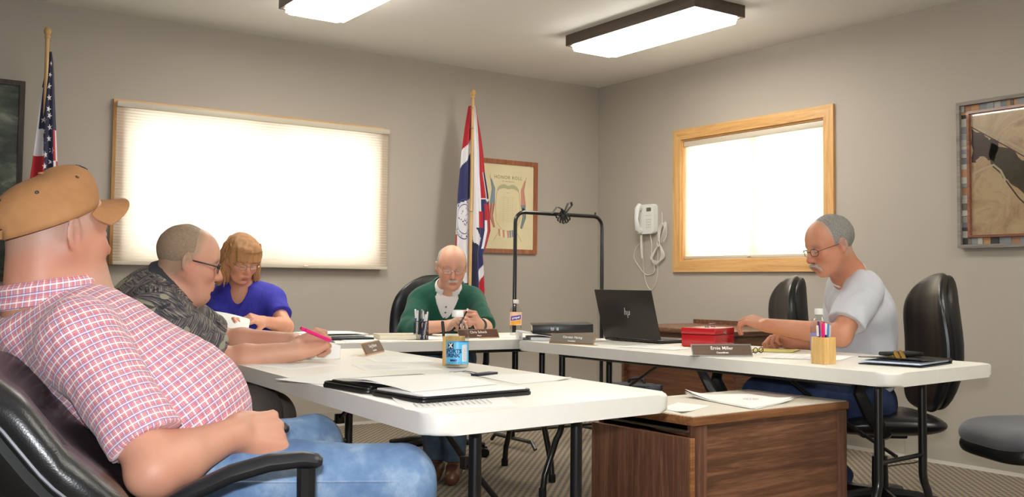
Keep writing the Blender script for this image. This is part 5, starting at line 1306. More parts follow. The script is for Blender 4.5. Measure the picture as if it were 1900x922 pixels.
bt = bottle('sports drink bottle with bright blue label and white cap on the near table', bl, 1.0,
    [(.020, 0), (.034, .001), (.0375, .006), (.0380, .012), (.0370, .020), (.0370, .083), (.0385, .088), (.0378, .093), (.0385, .100), (.0385, .112), (.036, .128), (.029, .145), (.020, .157), (.0165, .162), (.0165, .172)], (.0377, .014, .086), mat('label_blue', (96, 190, 236), .3, spec=.6))
f0 = facing(bl); NAVY = mat('label_navy', (18, 34, 92), .4); LBW = mat('label_white', (240, 244, 246), .4)
for s_, sz, z_, a_ in (('SPORTS', .0175, .056, -.42), ('DRINK', .0175, .042, -.48), ('BERRY', .0085, .026, -.32)):
    o = text('lettering', s_, sz, Matrix(), NAVY, bt, .0002, bold=.0006); wrap(o, .0381, z_, f0+a_)
bm = BM(); sheet(bm, lambda u, v: Vector((.0008*0+(u-.5)*.022, (v-.5)*.020, 0)), 8, 2); o = obj('logo_panel', bm, INK, bt, False); wrap(o, .0380, .074, f0-.62)
o = text('lettering', 'X', .019, Matrix(), LBW, bt, .0002, bold=.0012); wrap(o, .0383, .074, f0-.62)
bm = BM(); sheet(bm, lambda u, v: Vector(((u-.5)*.020, (v-.5)*.054, 0)), 8, 2); o = obj('facts_panel', bm, LBW, bt, False); wrap(o, .0380, .050, f0+.72)
bm = BM()
for k in range(13): sheet(bm, lambda u, v: Vector(((u-.5)*.016, (v-.5)*.0012+.024-.004*k, .0003)), 6, 1)
o = obj('facts_lines', bm, mat('facts_ink', (120, 60, 70), .6), bt, False); wrap(o, .0381, .050, f0+.72)
o = text('lettering', '20 FL OZ (1.25 PT) 591 mL', .0042, Matrix(), NAVY, bt, .0001); wrap(o, .0381, .018, f0-.2)
pl_ = (3.10, 4.46, .7402)
pb = bottle('small water bottle with purple and orange label at the back, behind the binder', pl_, .94,
    [(.018, 0), (.031, .001), (.034, .006), (.034, .130), (.0335, .138), (.030, .155), (.019, .172), (.0135, .178), (.0135, .188)], (.0344, .060, .135), mat('label_peach', (246, 206, 180), .4), WHITE)
f0 = facing(pl_); PUR = mat('label_purple', (88, 62, 168), .4); ORG = mat('label_orange', (246, 176, 48), .4)
bm = BM(); sheet(bm, lambda u, v: Vector(((u-.5)*.062, (v-.5)*.024+.010*(u-.5), .0002)), 16, 1); o = obj('label_band', bm, PUR, pb, False); wrap(o, .0326, .096, f0)
bm = BM(); sheet(bm, lambda u, v: Vector(((u-.5)*.062, (v-.5)*.020+.010*(u-.5), .0002)), 16, 1); o = obj('label_band', bm, ORG, pb, False); wrap(o, .0326, .070, f0)
o = text('lettering', 'propel', .017, Matrix.Rotation(.16, 4, 'Z'), LBW, pb, .0002, bold=.0007); wrap(o, .0331, .097, f0)
b4 = (3.182, 2.517, 0.740)
bq = bottle('clear bottle with white cap standing behind the wooden pen cup on the right table', b4, 1.0,
    [(.018, 0), (.030, .001), (.0325, .006), (.0325, .110), (.0325, .125), (.030, .140), (.022, .158), (.0135, .168), (.0135, .178)], (.0328, .040, .104), mat('label_violet', (150, 140, 190), .4), WHITE)
f0 = facing(b4); bm = BM(); sheet(bm, lambda u, v: Vector(((u-.5)*.05, (v-.5)*.02+.012*(u-.5), .0002)), 14, 1); o = obj('label_band', bm, PUR, bq, False); wrap(o, .0330, .075, f0)

# pen cups
def pen_obj(r, base, top, col, rad=.0042, cap=None, nm='pen'):
    """a pen or marker, a thing of its own standing in the cup"""
    L = Vector(base); r_ = thing(nm, r[0], r[1], tuple(L), 0, r[2]); d = Vector(top)-L
    bm = BM(); tube(bm, [(0, 0, 0), d*.72], rad, 8); obj('barrel', bm, col, r_)
    bm = BM(); tube(bm, [d*.70, d*.98, d], [rad*1.15, rad*1.12, rad*.6], 8); obj('pen_cap', bm, cap or col, r_)
    bm = BM(); u_ = d.normalized().orthogonal().normalized()*rad*1.3; tube(bm, [d*.97+u_, d*.80+u_*1.25], rad*.28, 5); obj('clip', bm, CHROME, r_)
mc = (2.433, 4.319, 0.740); cupM = thing('mesh_pen_cup', 'black wire-mesh pen cup full of pens, left of the man in green', 'pen cup', mc)
WIRE = mat('black_wire', (14, 14, 16), .4)
bm = BM()
for k in range(26):
    for s in (-1, 1):
        tube(bm, [(.036*math.cos(2*math.pi*k/26+s*q*.5), .036*math.sin(2*math.pi*k/26+s*q*.5), .002+.088*q) for q in (0, .33, .66, 1)], .0006, 4)
o = obj('wire_mesh', bm, WIRE, cupM); o['kind'] = 'stuff'
for z in (.002, .090):
    bm = BM(); tube(bm, [(.0365*math.cos(a), .0365*math.sin(a), z) for a in np.linspace(0, 2*math.pi, 29)[:-1]], .0018, 6, closed=True); obj('rim', bm, WIRE, cupM)
bm = BM(); lathe(bm, [(.035, 0), (.035, .0015)], 24); obj('cup_base', bm, WIRE, cupM)
rr = random.Random(5); cols = [mat('pen_navy', (30, 36, 110), .3), INK, mat('pen_silver', (170, 172, 176), .25, .6), mat('pen_blue', (40, 70, 170), .3), WHITE, INK, mat('pen_navy', (0, 0, 0)), mat('pen_white_grip', (225, 225, 225), .35), INK]
for k in range(9):
    a = 2*math.pi*k/9; b = (mc[0]+.022*math.cos(a), mc[1]+.022*math.sin(a), mc[2]+.003); t = (mc[0]+.031*math.cos(a+.8), mc[1]+.031*math.sin(a+.8), mc[2]+rr.uniform(.125, .152))
    pen_obj((['navy pen at the right side of the black mesh cup', 'black-capped black pen at the back right of the mesh cup', 'silver pen at the back of the mesh cup', 'white-capped bright blue pen at the back left of the mesh cup', 'all-white pen at the left side of the mesh cup', 'black pen with chrome cap at the left front of the mesh cup', 'navy pen with white cap at the front left of the mesh cup', 'white pen leaning at the front of the mesh cup', 'plain black pen at the front right of the mesh cup'][k], 'pen', 'pens in the black mesh cup'), b, t, cols[k], .0042, [WHITE, INK, CHROME, WHITE, WHITE, CHROME, WHITE, WHITE, INK][k])
def wood_cup(label, loc, rz):
    r = thing('wooden_pen_cup', label, 'pen cup', loc, rz); s = .062; hh = .098; t = .006
    WD = wood('birch_ply', (204, 160, 92), (220, 180, 112), (232, 196, 134), axis='Z', scale=3)
    for c, q in (((s/2-t/2, 0, hh/2), (t, s, hh)), ((-s/2+t/2, 0, hh/2), (t, s, hh)), ((0, s/2-t/2, hh/2), (s-2*t, t, hh)), ((0, -s/2+t/2, hh/2), (s-2*t, t, hh))):
        bm = BM(); box(bm, c, q, .0012); obj('side_board', bm, WD, r)
    bm = BM(); box(bm, (0, 0, .004), (s-2*t, s-2*t, .006)); obj('bottom', bm, WD, r); return r
wc = (3.019, 2.368, 0.740); wood_cup('square wooden pen cup on the right table, corner toward the camera', wc, math.atan2(wc[1], wc[0])+math.pi/4+.05)
wp = [(-.012, .010, .155, mat('pen_purple', (96, 52, 120), .3), None, 'purple pen in the right wooden cup'), (-.004, -.012, .150, PINK, PINK, 'thick pink highlighter in the right wooden cup'), (.004, .012, .152, INK, INK, 'black marker in the right wooden cup, behind the pink one'),
      (.016, .006, .146, mat('pen_cyan', (60, 150, 210), .3), None, 'light blue pen in the right wooden cup'), (.018, -.008, .142, mat('pen_clear', (190, 196, 206), .2), None, 'silver-grey ballpoint in the right wooden cup'), (.008, .002, .148, mat('pen_navy', (0, 0, 0)), WHITE, 'dark blue pen in the right wooden cup'), (-.018, .0, .140, mat('pen_redgrey', (150, 60, 70), .3), WHITE, 'red-barrelled pen at the left of the right wooden cup')]
R2, U2 = Vector((.824, -.567, 0)), Vector((.567, .823, 0))
for x, y, hgt, c_, cp_, lb in wp:
    b = Vector(wc)+R2*x*.8+U2*y*.8+Vector((0, 0, .008)); t = Vector(wc)+R2*x*1.25+U2*y+Vector((0, 0, hgt)); pen_obj((lb, 'pen', None), tuple(b), tuple(t), c_, .0060 if 'pink' in lb and 'thick' in lb else .0040, cp_)
wc2 = (1.787, 2.942, .7402); wood_cup('wooden pen cup almost hidden behind the blue drink bottle', wc2, .72)
pen_obj(('black marker in the wooden cup behind the blue bottle', 'pen', None), (1.765, 2.957, .75), (1.752, 2.962, .890), INK, .005, INK)

# laptop, seen from behind its lid
lp = thing('laptop', 'open dark grey laptop seen from the back, on the right table', 'laptop', (3.285, 3.72, TZ), 0)
lp.rotation_euler = (0, 0, -math.pi/2+.11)       # local x along the hinge, +y toward its user
DARKG = mat('laptop_grey', (62, 60, 58), .38, .5); 
bm = BM(); box(bm, (0, .125, .010), (.375, .25, .014), .005); obj('base', bm, DARKG, lp)
bm = BM(); box(bm, (0, .105, .0178), (.32, .11, .0014), .0005); kb = obj('keyboard', bm, INK, lp)
ti = math.radians(17); M = Matrix.Translation((0, -.002, .016)) @ Matrix.Rotation(ti, 4, 'X')
bm = BM(); t = bmesh.new(); box(t, (0, 0, .126), (.375, .007, .250), .003); bmesh.ops.transform(t, matrix=M, verts=t.verts); merge(bm, t); obj('lid', bm, DARKG, lp)
bm = BM(); t = bmesh.new(); box(t, (0, .0040, .128), (.355, .001, .225)); bmesh.ops.transform(t, matrix=M, verts=t.verts); merge(bm, t); obj('screen', bm, mat('dark_screen', (20, 22, 26), .15), lp, False)
bm = BM(); t = bmesh.new(); sh = .22
def slash(x, z0, z1, w=.0038): 
    v = [(x+sh*z0-w/2, z0), (x+sh*z0+w/2, z0), (x+sh*z1+w/2, z1), (x+sh*z1-w/2, z1)]; prism(t, v, 0, .0006)
slash(-.016, -.010, .024); slash(-.0062, -.010, .009); slash(.0040, -.024, .009); slash(.0138, -.010, .009)
prism(t, [(-.0125, .0065), (-.0042, .0065), (-.0038, .009), (-.012, .009)], 0, .0006); prism(t, [(.0032, -.010), (.0115, -.010), (.012, -.0075), (.0038, -.0075)], 0, .0006)
bmesh.ops.transform(t, matrix=M @ frame3((.008, -.0042, .135), (1, 0, 0), (0, 0, 1), (0, -1, 0)) @ Matrix.Scale(1.05, 4), verts=t.verts); merge(bm, t); obj('lid_logo', bm, mat('logo_silver', (226, 226, 228), .2, .4), lp, False)
for x in (-.13, .13):
    bm = BM(); tube(bm, [(x-.03, -.001, .016), (x+.03, -.001, .016)], .006, 8); obj('hinge', bm, DARKG, lp)

# red cash box
rb = thing('cash_box', 'red metal cash box with chrome handle on the right table', 'cash box', (3.40, 3.32, TZ), .36)
RED_ = mat('red_enamel', (196, 26, 36), .22, coat=.6); a, b = .225, .165
bm = BM(); box(bm, (0, 0, .029), (a, b, .056), .004); obj('box_body', bm, RED_, rb)
bm = BM(); box(bm, (0, 0, .073), (a+.004, b+.004, .030), .005); ld = obj('box_lid', bm, RED_, rb)
bm = BM(); box(bm, (0, 0, .0585), (a+.006, b+.006, .002)); obj('lid_rim', bm, mat('dark_red', (120, 14, 22), .3), rb, False)
bm = BM(); tube(bm, [(-.035, -.012, .089), (-.035, -.02, .104), (.035, -.02, .104), (.035, -.012, .089)], .0028, 8); obj('handle', bm, CHROME, ld)
for x in (-.035, .035):
    bm = BM(); lathe(bm, [(.010, 0), (.010, .004), (.006, .008)], 14, (x, -.010, .088)); obj('handle_mount', bm, CHROME, ld)
bm = BM(); lathe(bm, [(.008, 0), (.008, .003)], 14, (0, -b/2-.002, .066), (math.pi/2, 0, 0)); obj('lock', bm, CHROME, ld)
paper('manila envelope sticking out under the red cash box', [(3.17, 3.22), (3.32, 3.42), (3.50, 3.26), (3.34, 3.08)], m=mat('manila', (226, 196, 140), .8), cat='envelope', z=TZ-.0012)
paper('white sheets in front of the laptop on the right table', [(2.96, 3.44), (3.16, 3.52), (3.22, 3.22), (3.02, 3.16)], stack=2, lines=4)
paper('yellow notepad under the far hand of the man in the grey T-shirt', [(3.26, 2.96), (3.44, 3.06), (3.56, 2.92), (3.38, 2.82)], m=mat('pad_yellow', (226, 214, 130), .8), stack=4, cat='notepad')
paper('white sheets on the right table between the yellow pad and the wooden cup', [(3.04, 2.68), (3.30, 2.80), (3.46, 2.56), (3.20, 2.44)], stack=2, lines=6)
gp = thing('folded_glasses', 'small folded spectacles beside the dark bronze name plate', 'glasses', (3.198, 2.837, 0.742), .2)
bm = BM()
for s in (-1, 1): tube(bm, [(s*.022+.017*math.cos(a), .0, .014+.011*math.sin(a)) for a in np.linspace(0, 2*math.pi, 17)[:-1]], .0016, 5, closed=True)
obj('rims', bm, INK, gp); bm = BM(); tube(bm, [(-.04, 0, .018), (-.035, .02, .006), (.03, .024, .004)], .0014, 5); tube(bm, [(.04, 0, .018), (.035, .012, .006), (-.03, .016, .004)], .0014, 5); obj('temples', bm, INK, gp)

# black folder, phone case and sunglasses at the right end
bf = thing('document_folder', 'black folder with papers inside, right end of the right table', 'folder', (3.30, 2.22, TZ+.003), -.02); bf.rotation_euler = (0, 0, .22)
for k in (0, 1):
    bm = BM(); z0 = .001+k*.014
    sheet(bm, lambda u, v: Vector(((u-.5)*.30, (v-.5)*.23, z0+.010*(1-u)**2*k+.002*k*math.sin(v*3))), 12, 8, .003); obj('cover', bm, FAUX, bf)
bm = BM(); box(bm, (.15, 0, .009), (.012, .23, .018), .006); obj('spine', bm, FAUX, bf)
bm = BM(); box(bm, (-.005, 0, .0085), (.28, .215, .007), .001); obj('inner_papers', bm, mat('paper_bluish', (206, 218, 236), .8), bf)
pc = thing('phone_case', 'black wallet-style phone case lying on the black folder', 'phone case', (3.36, 2.28, TZ+.0235), -.25)
bm = BM(); box(bm, (0, 0, .008), (.15, .078, .015), .006); obj('case', bm, mat('matte_black', (20, 20, 22), .5), pc); bm = BM(); box(bm, (.06, 0, .008), (.012, .081, .017), .004); obj('strap', bm, FAUX, pc)
sg = thing('sunglasses', 'amber-lensed sunglasses on the black folder, before the phone case', 'glasses', (3.22, 2.19, TZ+.0245), .2)
AMB = mat('amber_lens', (150, 116, 20), .12, .2, .7)
for s in (-1, 1):
    bm = BM(); lathe(bm, [(.001, .003), (.012, .0022), (.020, .0)], 18, (s*.024, 0, .012), (math.pi/2-.5, 0, 0)); obj('lens', bm, AMB, sg)
bm = BM(); tube(bm, [(-.004, 0, .014), (.004, 0, .014)], .0015, 6); tube(bm, [(-.044, .004, .012), (-.04, .03, .005), (.02, .036, .004)], .0015, 6); tube(bm, [(.044, .004, .012), (.04, .028, .005), (-.02, .030, .004)], .0015, 6); obj('wire_frame', bm, mat('gold_wire', (200, 170, 90), .2, .9), sg)

# ring binders
wb = thing('ring_binder', 'white ring binder lying open at one side under the black binder', 'binder', (3.02, 4.06, TZ), 0); wb.rotation_euler = (0, 0, -.50)
WV = mat('binder_white', (214, 214, 216), .4)
bm = BM(); box(bm, (0, 0, .002), (.29, .27, .0035), .001); obj('cover', bm, WV, wb)
bm = BM(); t = bmesh.new(); box(t, (.0, 0, 0), (.29, .27, .0035), .001); bmesh.ops.transform(t, matrix=Matrix.Translation((0.0, 0, .022)) @ Matrix.Rotation(.13, 4, 'Y'), verts=t.verts); merge(bm, t); obj('cover', bm, WV, wb)
bm = BM(); box(bm, (-.146, 0, .020), (.006, .27, .042), .002); obj('spine', bm, WV, wb)
bm = BM(); box(bm, (.01, .005, .010), (.22, .24, .012), .001); obj('pages', bm, PAPER, wb)
bm = BM(); lathe(bm, [(.007, -.003), (.010, -.003), (.010, .003), (.007, .003)], 14, (-.150, -.07, .020), (0, math.pi/2, 0)); obj('finger_ring', bm, INKG, wb)
bb = thing('ring_binder', 'thick black ring binder on top of the white one, spine toward the name plate', 'binder', (3.08, 4.03, TZ+.040), 0); bb.rotation_euler = (.0, -.03, -.58)
BV = mat('binder_black', (26, 26, 28), .35); 
for z_ in (.0015, .040):
    bm = BM(); box(bm, (0, 0, z_), (.30, .28, .0032), .001); obj('cover', bm, BV, bb)
bm = BM(); box(bm, (0, -.141, .021), (.30, .006, .041), .002); sp = obj('spine', bm, BV, bb)
bm = BM(); box(bm, (0, .0, .019), (.285, .25, .030), .001); obj('pages', bm, PAPERB, bb)
o = text('lettering', 'III  II', .022, frame3((-.04, -.1445, .020), (1, 0, 0), (0, 0, 1), (0, -1, 0)), LBW, bb, .0002)
bm = BM(); box(bm, (.04, .03, .0420), (.10, .006, .0008)); obj('spine_print', bm, INKG, bb, False)
# on the back table
wf = thing('document_case', 'open black folder stacked with white papers on the back table', 'folder', (1.92, 4.57, TZ), -.10)
bm = BM(); box(bm, (0, 0, .006), (.62, .30, .011), .004); obj('cover', bm, FAUX, wf)
rr = random.Random(2)
for k in range(5):
    bm = BM(); dx, dy, az = rr.uniform(-.02, .02), rr.uniform(-.01, .01), rr.uniform(-.06, .06); Mk = Matrix.Translation((-.14*(k % 2)+.14*((k+1) % 2)+dx, dy, .013+.004*k)) @ Matrix.Rotation(az, 4, 'Z')
    t = bmesh.new(); sheet(t, lambda u, v: Vector(((u-.5)*.30, (v-.5)*.25, .004*math.sin(u*3.1)*(1 if k > 2 else .2))), 10, 4, .003); bmesh.ops.transform(t, matrix=Mk, verts=t.verts); merge(bm, t); obj('sheets', bm, PAPER, wf)
paper('white sheets on the back table between the open folder and the near table', [(2.02, 4.26), (2.34, 4.24), (2.36, 4.46), (2.06, 4.46)], stack=2)
paper('white sheets on the back table in front of the man in green', [(2.46, 4.30), (2.72, 4.22), (2.80, 4.44), (2.54, 4.50)], stack=3, lines=6)
paper('white sheets near the right end of the back table', [(2.92, 4.30), (3.12, 4.27), (3.15, 4.42), (2.95, 4.46)], stack=2, lines=4)
nb = thing('notebook', 'thick cream notebook by the left elbow of the man in green', 'notebook', (2.34, 4.40, TZ), -.25)
bm = BM(); box(bm, (0, 0, .013), (.20, .15, .022), .002); obj('pages', bm, PAPERB, nb); bm = BM(); box(bm, (0, 0, .025), (.206, .156, .003), .001); obj('cover', bm, mat('buff_cover', (206, 196, 176), .6), nb)
hp = thing('held_papers', 'white papers the woman in blue holds tilted up', 'paper', (1.594, 4.689, 0.829))
bm = BM(); L = Vector(hp.location)
for k in range(3):
    a_, b_, c_, d_ = [Vector(p)-L for p in ((1.531, 4.814, 0.875), (1.670, 4.623, 0.838), (1.615, 4.494, 0.794), (1.513, 4.637, 0.789))]
    bm = BM(); sheet(bm, lambda u, v: (a_*(1-u)*(1-v)+b_*u*(1-v)+c_*u*v+d_*(1-u)*v)+Vector((0, -.004*k, .006*math.sin(u*3.1)-.003*k)), 10, 6, .0008); obj('sheet', bm, PAPER, hp)
# on the cabinet
ZC = .6222
paper('stack of white pages with a round printed seal on the walnut cabinet', [(2.493, 2.239, 0.624), (2.782, 2.315, 0.624), (2.805, 2.532, 0.624), (2.559, 2.609, 0.624)], z=ZC, stack=5, curl=(0, .010, 0, .022), seal=(.55, .42), lines=0)
paper('single white sheet on the walnut cabinet, next to the table corner', [(2.220, 2.273, 0.622), (2.438, 2.370, 0.622), (2.407, 2.490, 0.622), (2.251, 2.410, 0.622)], z=ZC, curl=(.006, 0, 0, 0))
paper('grey-brown magazine behind the page stack on the walnut cabinet', [(2.805, 2.358, 0.622), (2.958, 2.407, 0.622), (2.894, 2.607, 0.622), (2.770, 2.552, 0.622)], z=ZC, m=mat('magazine', (182, 166, 160), .5), stack=3, cat='magazine')

# ------------------------------------------------------------------ by the walls
def frame_rect(root, M, w_, h_, fw, ft, m, name='frame_board', bev=.003):
    for pts in ([(-w_/2, h_/2), (-w_/2+fw, h_/2-fw), (w_/2-fw, h_/2-fw), (w_/2, h_/2)], [(-w_/2, -h_/2), (w_/2, -h_/2), (w_/2-fw, -h_/2+fw), (-w_/2+fw, -h_/2+fw)],
                [(-w_/2, -h_/2), (-w_/2+fw, -h_/2+fw), (-w_/2+fw, h_/2-fw), (-w_/2, h_/2)], [(w_/2, -h_/2), (w_/2, h_/2), (w_/2-fw, h_/2-fw), (w_/2-fw, -h_/2+fw)]):
        bm = BM(); prism(bm, pts[::-1], 0, ft, M); obj(name, bm, m, root, False)
def wallM(side):
    return frame3((0, 0, 0), (1, 0, 0), (0, 0, 1), (0, -1, 0)) if side == 'b' else frame3((0, 0, 0), (0, -1, 0), (0, 0, 1), (-1, 0, 0))
# roll of honour
hr = thing('framed_certificate', 'honor roll certificate in a reddish wood frame beside the state flag', 'picture', (4.468, YW-.001, 1.634)); M = wallM('b')
RW = wood('red_brown_frame', (116, 62, 36), (150, 86, 52), (176, 108, 70), axis='Z', rough=.35)
HW, HH = .565, .745; frame_rect(hr, M, HW, HH, .034, .022, RW)
g = G('aged_paper', .5); v = g.coord(); g.col(g.mix(g.noise(v, 5, 3), (232, 222, 186), (216, 202, 160))); bm = BM(); prism(bm, rect_round(HW-.06, HH-.06, .002, 2), 0, .008, M); obj('certificate', bm, g.m, hr, False)
Z9 = Matrix.Translation((0, 0, .0085)); pr = lambda n_, pts, m_: obj(n_, (lambda b_: (prism(b_, pts, .0082, .0088, M), b_)[1])(BM()), m_, hr, False)
GI = mat('print_greygreen', (182, 178, 142), .8); RI = mat('print_faded_red', (206, 144, 126), .8); BI = mat('print_faded_blue', (134, 148, 158), .8); LI = mat('print_line', (188, 178, 146), .8); GOLD = mat('print_gold', (190, 150, 84), .8)
text('lettering', 'HONOR ROLL', .038, M @ Matrix.Translation((0, .232, .0088)), mat('print_brown', (132, 118, 84), .8), hr, .0001, space=1.15); text('lettering', 'IN THE SERVICE', .014, M @ Matrix.Translation((0, .200, .0088)), mat('print_brown', (0, 0, 0)), hr, .0001, space=1.2)
text('lettering', '* * *', .016, M @ Matrix.Translation((0, .105, .0088)), mat('print_brown', (0, 0, 0)), hr, .0001)
e_ = []
for k in range(25): a = math.pi*k/24; e_.append((.105*math.cos(a), .132+.052*math.sin(a)*(1-.35*math.exp(-((a-math.pi/2)/.25)**2))))
e2 = [(x*.93, .118+.6*(y-.132)) for x, y in e_[::-1]]; pr('printed_eagle', e_+e2, GI)
def strip(pts, w0, w1, n_, m_):
    out, back = [], []
    for i, p in enumerate(pts):
        p = Vector(p); a = Vector(pts[max(0, i-1)]); b = Vector(pts[min(len(pts)-1, i+1)]); t_ = (b-a).normalized(); nn = Vector((-t_.y, t_.x)); w_ = w0+(w1-w0)*i/(len(pts)-1)
        out.append(tuple(p+nn*w_/2)); back.append(tuple(p-nn*w_/2))
    return pr(n_, out+back[::-1], m_)
for s in (-1, 1):
    strip([(s*.165, .215), (s*.140, .14), (s*.150, .02)], .012, .050, 'printed_flag', BI if s < 0 else RI)
    strip([(s*.148, .02), (s*.160, -.08), (s*.130, -.17)], .048, .018, 'printed_flag', RI if s < 0 else BI)
    for q in (-.012, .012): strip([(s*.148+q, .015), (s*.160+q, -.08), (s*.130+q*.4, -.165)], .005, .003, 'flag_stripe', mat('print_cream', (232, 222, 186), .8))
    strip([(s*.176, .245), (s*.150, .12)], .004, .004, 'flag_staff', GOLD); strip([(s*.075, -.185), (s*.135, -.275)], .003, .003, 'flag_staff', GOLD)
    strip([(s*.105, .125), (s*.118, 0), (s*.112, -.12), (s*.06, -.185), (0, -.20)], .003, .003, 'scroll_line', GOLD)
for k in range(8): strip([(-.085+.022*k, -.180-.012*math.sin(k*.45)), (-.078+.021*k, -.235-.015*math.sin(k*.45))], .016, .014, 'printed_bunting', (RI, mat('print_cream', (0, 0, 0)), RI, mat('print_cream', (0, 0, 0)), RI, BI, BI, BI)[k])
bm = BM()
for k in range(16): prism(bm, [(-.09, .075-.013*k), (.09, .075-.013*k), (.09, .0762-.013*k), (-.09, .0762-.013*k)], .0082, .0086, M)
for x in (-.045, 0, .045): prism(bm, [(x, -.13), (x+.001, -.13), (x+.001, .08), (x, .08)], .0082, .0086, M)
obj('ruled_lines', bm, LI, hr, False)
# aerial map, right wall
mp = thing('framed_aerial_photo', 'aerial photograph in a grey rustic frame cut by the right edge', 'picture', (XW-.001, 2.60, 1.673)); M = wallM('r'); MW, MH = 1.33, .842
GREYW = wood('weathered_grey', (112, 104, 98), (140, 132, 124), (160, 150, 140), axis='Y', rough=.7, coat=0); RBW = wood('frame_rust', (110, 62, 44), (138, 84, 60), (160, 108, 80), axis='Y', rough=.5)
frame_rect(mp, M, MW, MH, .020, .040, GREYW); frame_rect(mp, M, MW-.118, MH-.118, .014, .034, RBW, 'inner_frame')
rr = random.Random(9); tones = [mat('slat_%d' % i, c, .6) for i, c in enumerate(((168, 164, 158), (124, 128, 132), (52, 50, 52), (150, 110, 84), (186, 182, 174), (104, 96, 88), (142, 146, 150), (176, 132, 88)))]
def slats(a0, a1, c0, horiz):
    a = a0
    while a < a1-.01:
        L_ = min(rr.uniform(.018, .052), a1-a); bm = BM(); ctr = (a+L_/2, c0) if horiz else (c0, a+L_/2); sz = (L_-.0012, .036) if horiz else (.036, L_-.0012)
        prism(bm, rect_round(sz[0], sz[1], .001, 1, *ctr), 0, rr.uniform(.018, .026), M); obj('slat', bm, rr.choice(tones), mp, False); a += L_
for s in (-1, 1): slats(-MW/2+.021, MW/2-.021, s*(MH/2-.0395), True); slats(-MH/2+.059, MH/2-.059, s*(MW/2-.0395), False)
g = G('aerial_print', .25); v = g.coord(); n1 = g.noise(v, 4.5, 6, .65, 1.2); n2 = g.noise(v, 16, 5, .7); c = g.ramp(n1, [(.34, (176, 128, 108)), (.45, (222, 186, 146)), (.56, (238, 212, 166)), (.68, (204, 152, 128))])
g.col(g.mix(g.math('MULTIPLY', n2, .5), c, (240, 214, 168))); bm = BM(); prism(bm, rect_round(MW-.14, MH-.14, .002, 2), 0, .010, M); obj('print', bm, g.m, mp, False)
prm = lambda n_, pts, m_, z0=.0101, z1=.0105: obj(n_, (lambda b_: (prism(b_, pts, z0, z1, M), b_)[1])(BM()), m_, mp, False)
MD = mat('map_dark_green', (84, 70, 46), .3, grain=.5, nscale=30); MR = mat('map_road', (226, 208, 176), .3); MB = mat('map_brown', (92, 62, 58), .3, grain=.4, nscale=24)
x0 = -MW/2+.075
def jag(pts, amp=.010, sub=5, seed=1):
    r_ = random.Random(seed); out = []
    for i, p in enumerate(pts):
        q = pts[(i+1) % len(pts)]
        for k in range(sub): t = k/sub; out.append((p[0]*(1-t)+q[0]*t+r_.uniform(-amp, amp)*(k > 0), p[1]*(1-t)+q[1]*t+r_.uniform(-amp, amp)*(k > 0)))
    return out
prm('dark_fields', jag([(x0, .27), (x0+.10, .20), (x0+.16, .17), (x0+.13, .06), (x0+.05, .10), (x0, .06)], seed=4), MB)
prm('woodland', jag([(x0+.12, .17), (x0+.24, .12), (x0+.34, .02), (x0+.38, -.08), (x0+.30, -.13), (x0+.22, -.06), (x0+.14, .02), (x0+.10, .10)], seed=8), MD)
def band(pts, w_, m_, nm):
    out, back = [], []
    for i, p in enumerate(pts):
        p = Vector(p); a = Vector(pts[max(0, i-1)]); b = Vector(pts[min(len(pts)-1, i+1)]); t_ = (b-a).normalized(); nn = Vector((-t_.y, t_.x)); out.append(tuple(p+nn*w_/2)); back.append(tuple(p-nn*w_/2))
    prm(nm, (out+back[::-1])[::-1], m_, .0106, .0109)
band([(x0, .30), (x0+.22, .16), (x0+.50, -.02), (x0+.9, -.16)], .012, MR, 'road'); band([(x0, .275), (x0+.2, .145), (x0+.46, -.03)], .006, MB, 'railway')
band([(x0, .0), (x0+.06, .025), (x0+.13, .045), (x0+.17, .01), (x0+.20, -.05)], .012, MR, 'river'); band([(x0+.20, -.05), (x0+.27, -.15), (x0+.36, -.24), (x0+.5, -.24), (x0+.62, -.14)], .008, MB, 'river')
band([(x0+.52, -.30), (x0+.44, -.22), (x0+.46, -.14), (x0+.56, -.08), (x0+.62, -.02)], .010, MR, 'road')
bm = BM(); prism(bm, rect_round(MW-.14, MH-.14, .002, 2), .0125, .0135, M); obj('glazing', bm, GLASS, mp, False)
# dark framed picture at the left edge
dp = thing('framed_picture', 'dark framed landscape picture cut by the left edge, behind the cap', 'picture', (.42, YW-.001, 1.60)); M = wallM('b')
frame_rect(dp, M, 1.05, 1.20, .030, .028, wood('dark_frame', (44, 34, 32), (62, 50, 46), (80, 66, 60), axis='Z', rough=.5))
g = G('dark_landscape', .25); v = g.coord(); g.col(g.ramp(g.noise(g.mapping(v, (1, 1, 2.2)), 3.2, 6, .65, .5), [(.38, (34, 44, 40)), (.50, (62, 76, 66)), (.60, (96, 104, 86)), (.70, (150, 154, 140))])); bm = BM(); prism(bm, rect_round(.99, 1.14, .002, 2), 0, .012, M); obj('print', bm, g.m, dp, False)
# wall phone
ph = thing('wall_phone', 'white corded phone hanging on the right wall, left of the window', 'telephone', (XW-.001, 5.905, 1.545)); M = wallM('r')
PHW = mat('phone_white', (226, 226, 224), .35)
bm = BM(); prism(bm, rect_round(.175, .235, .018), 0, .045, M, bev=.010); obj('phone_base', bm, PHW, ph)
bm = BM(); prism(bm, rect_round(.052, .030, .003, 3, .030, .075), .044, .0465, M); obj('display', bm, mat('lcd_olive', (96, 96, 78), .3), ph)
for r_ in range(4):
    for c_ in range(3):
        bm = BM(); prism(bm, rect_round(.013, .009, .002, 2, .008+.021*c_, -.005-.020*r_), .044, .048, M, bev=.0008); obj('key', bm, mat('key_grey', (196, 196, 194), .4), ph)
for c_ in range(5):
    bm = BM(); prism(bm, rect_round(.009, .006, .001, 2, .002+.0135*c_, .028), .044, .047, M); obj('key', bm, mat('key_grey', (0, 0, 0)), ph)
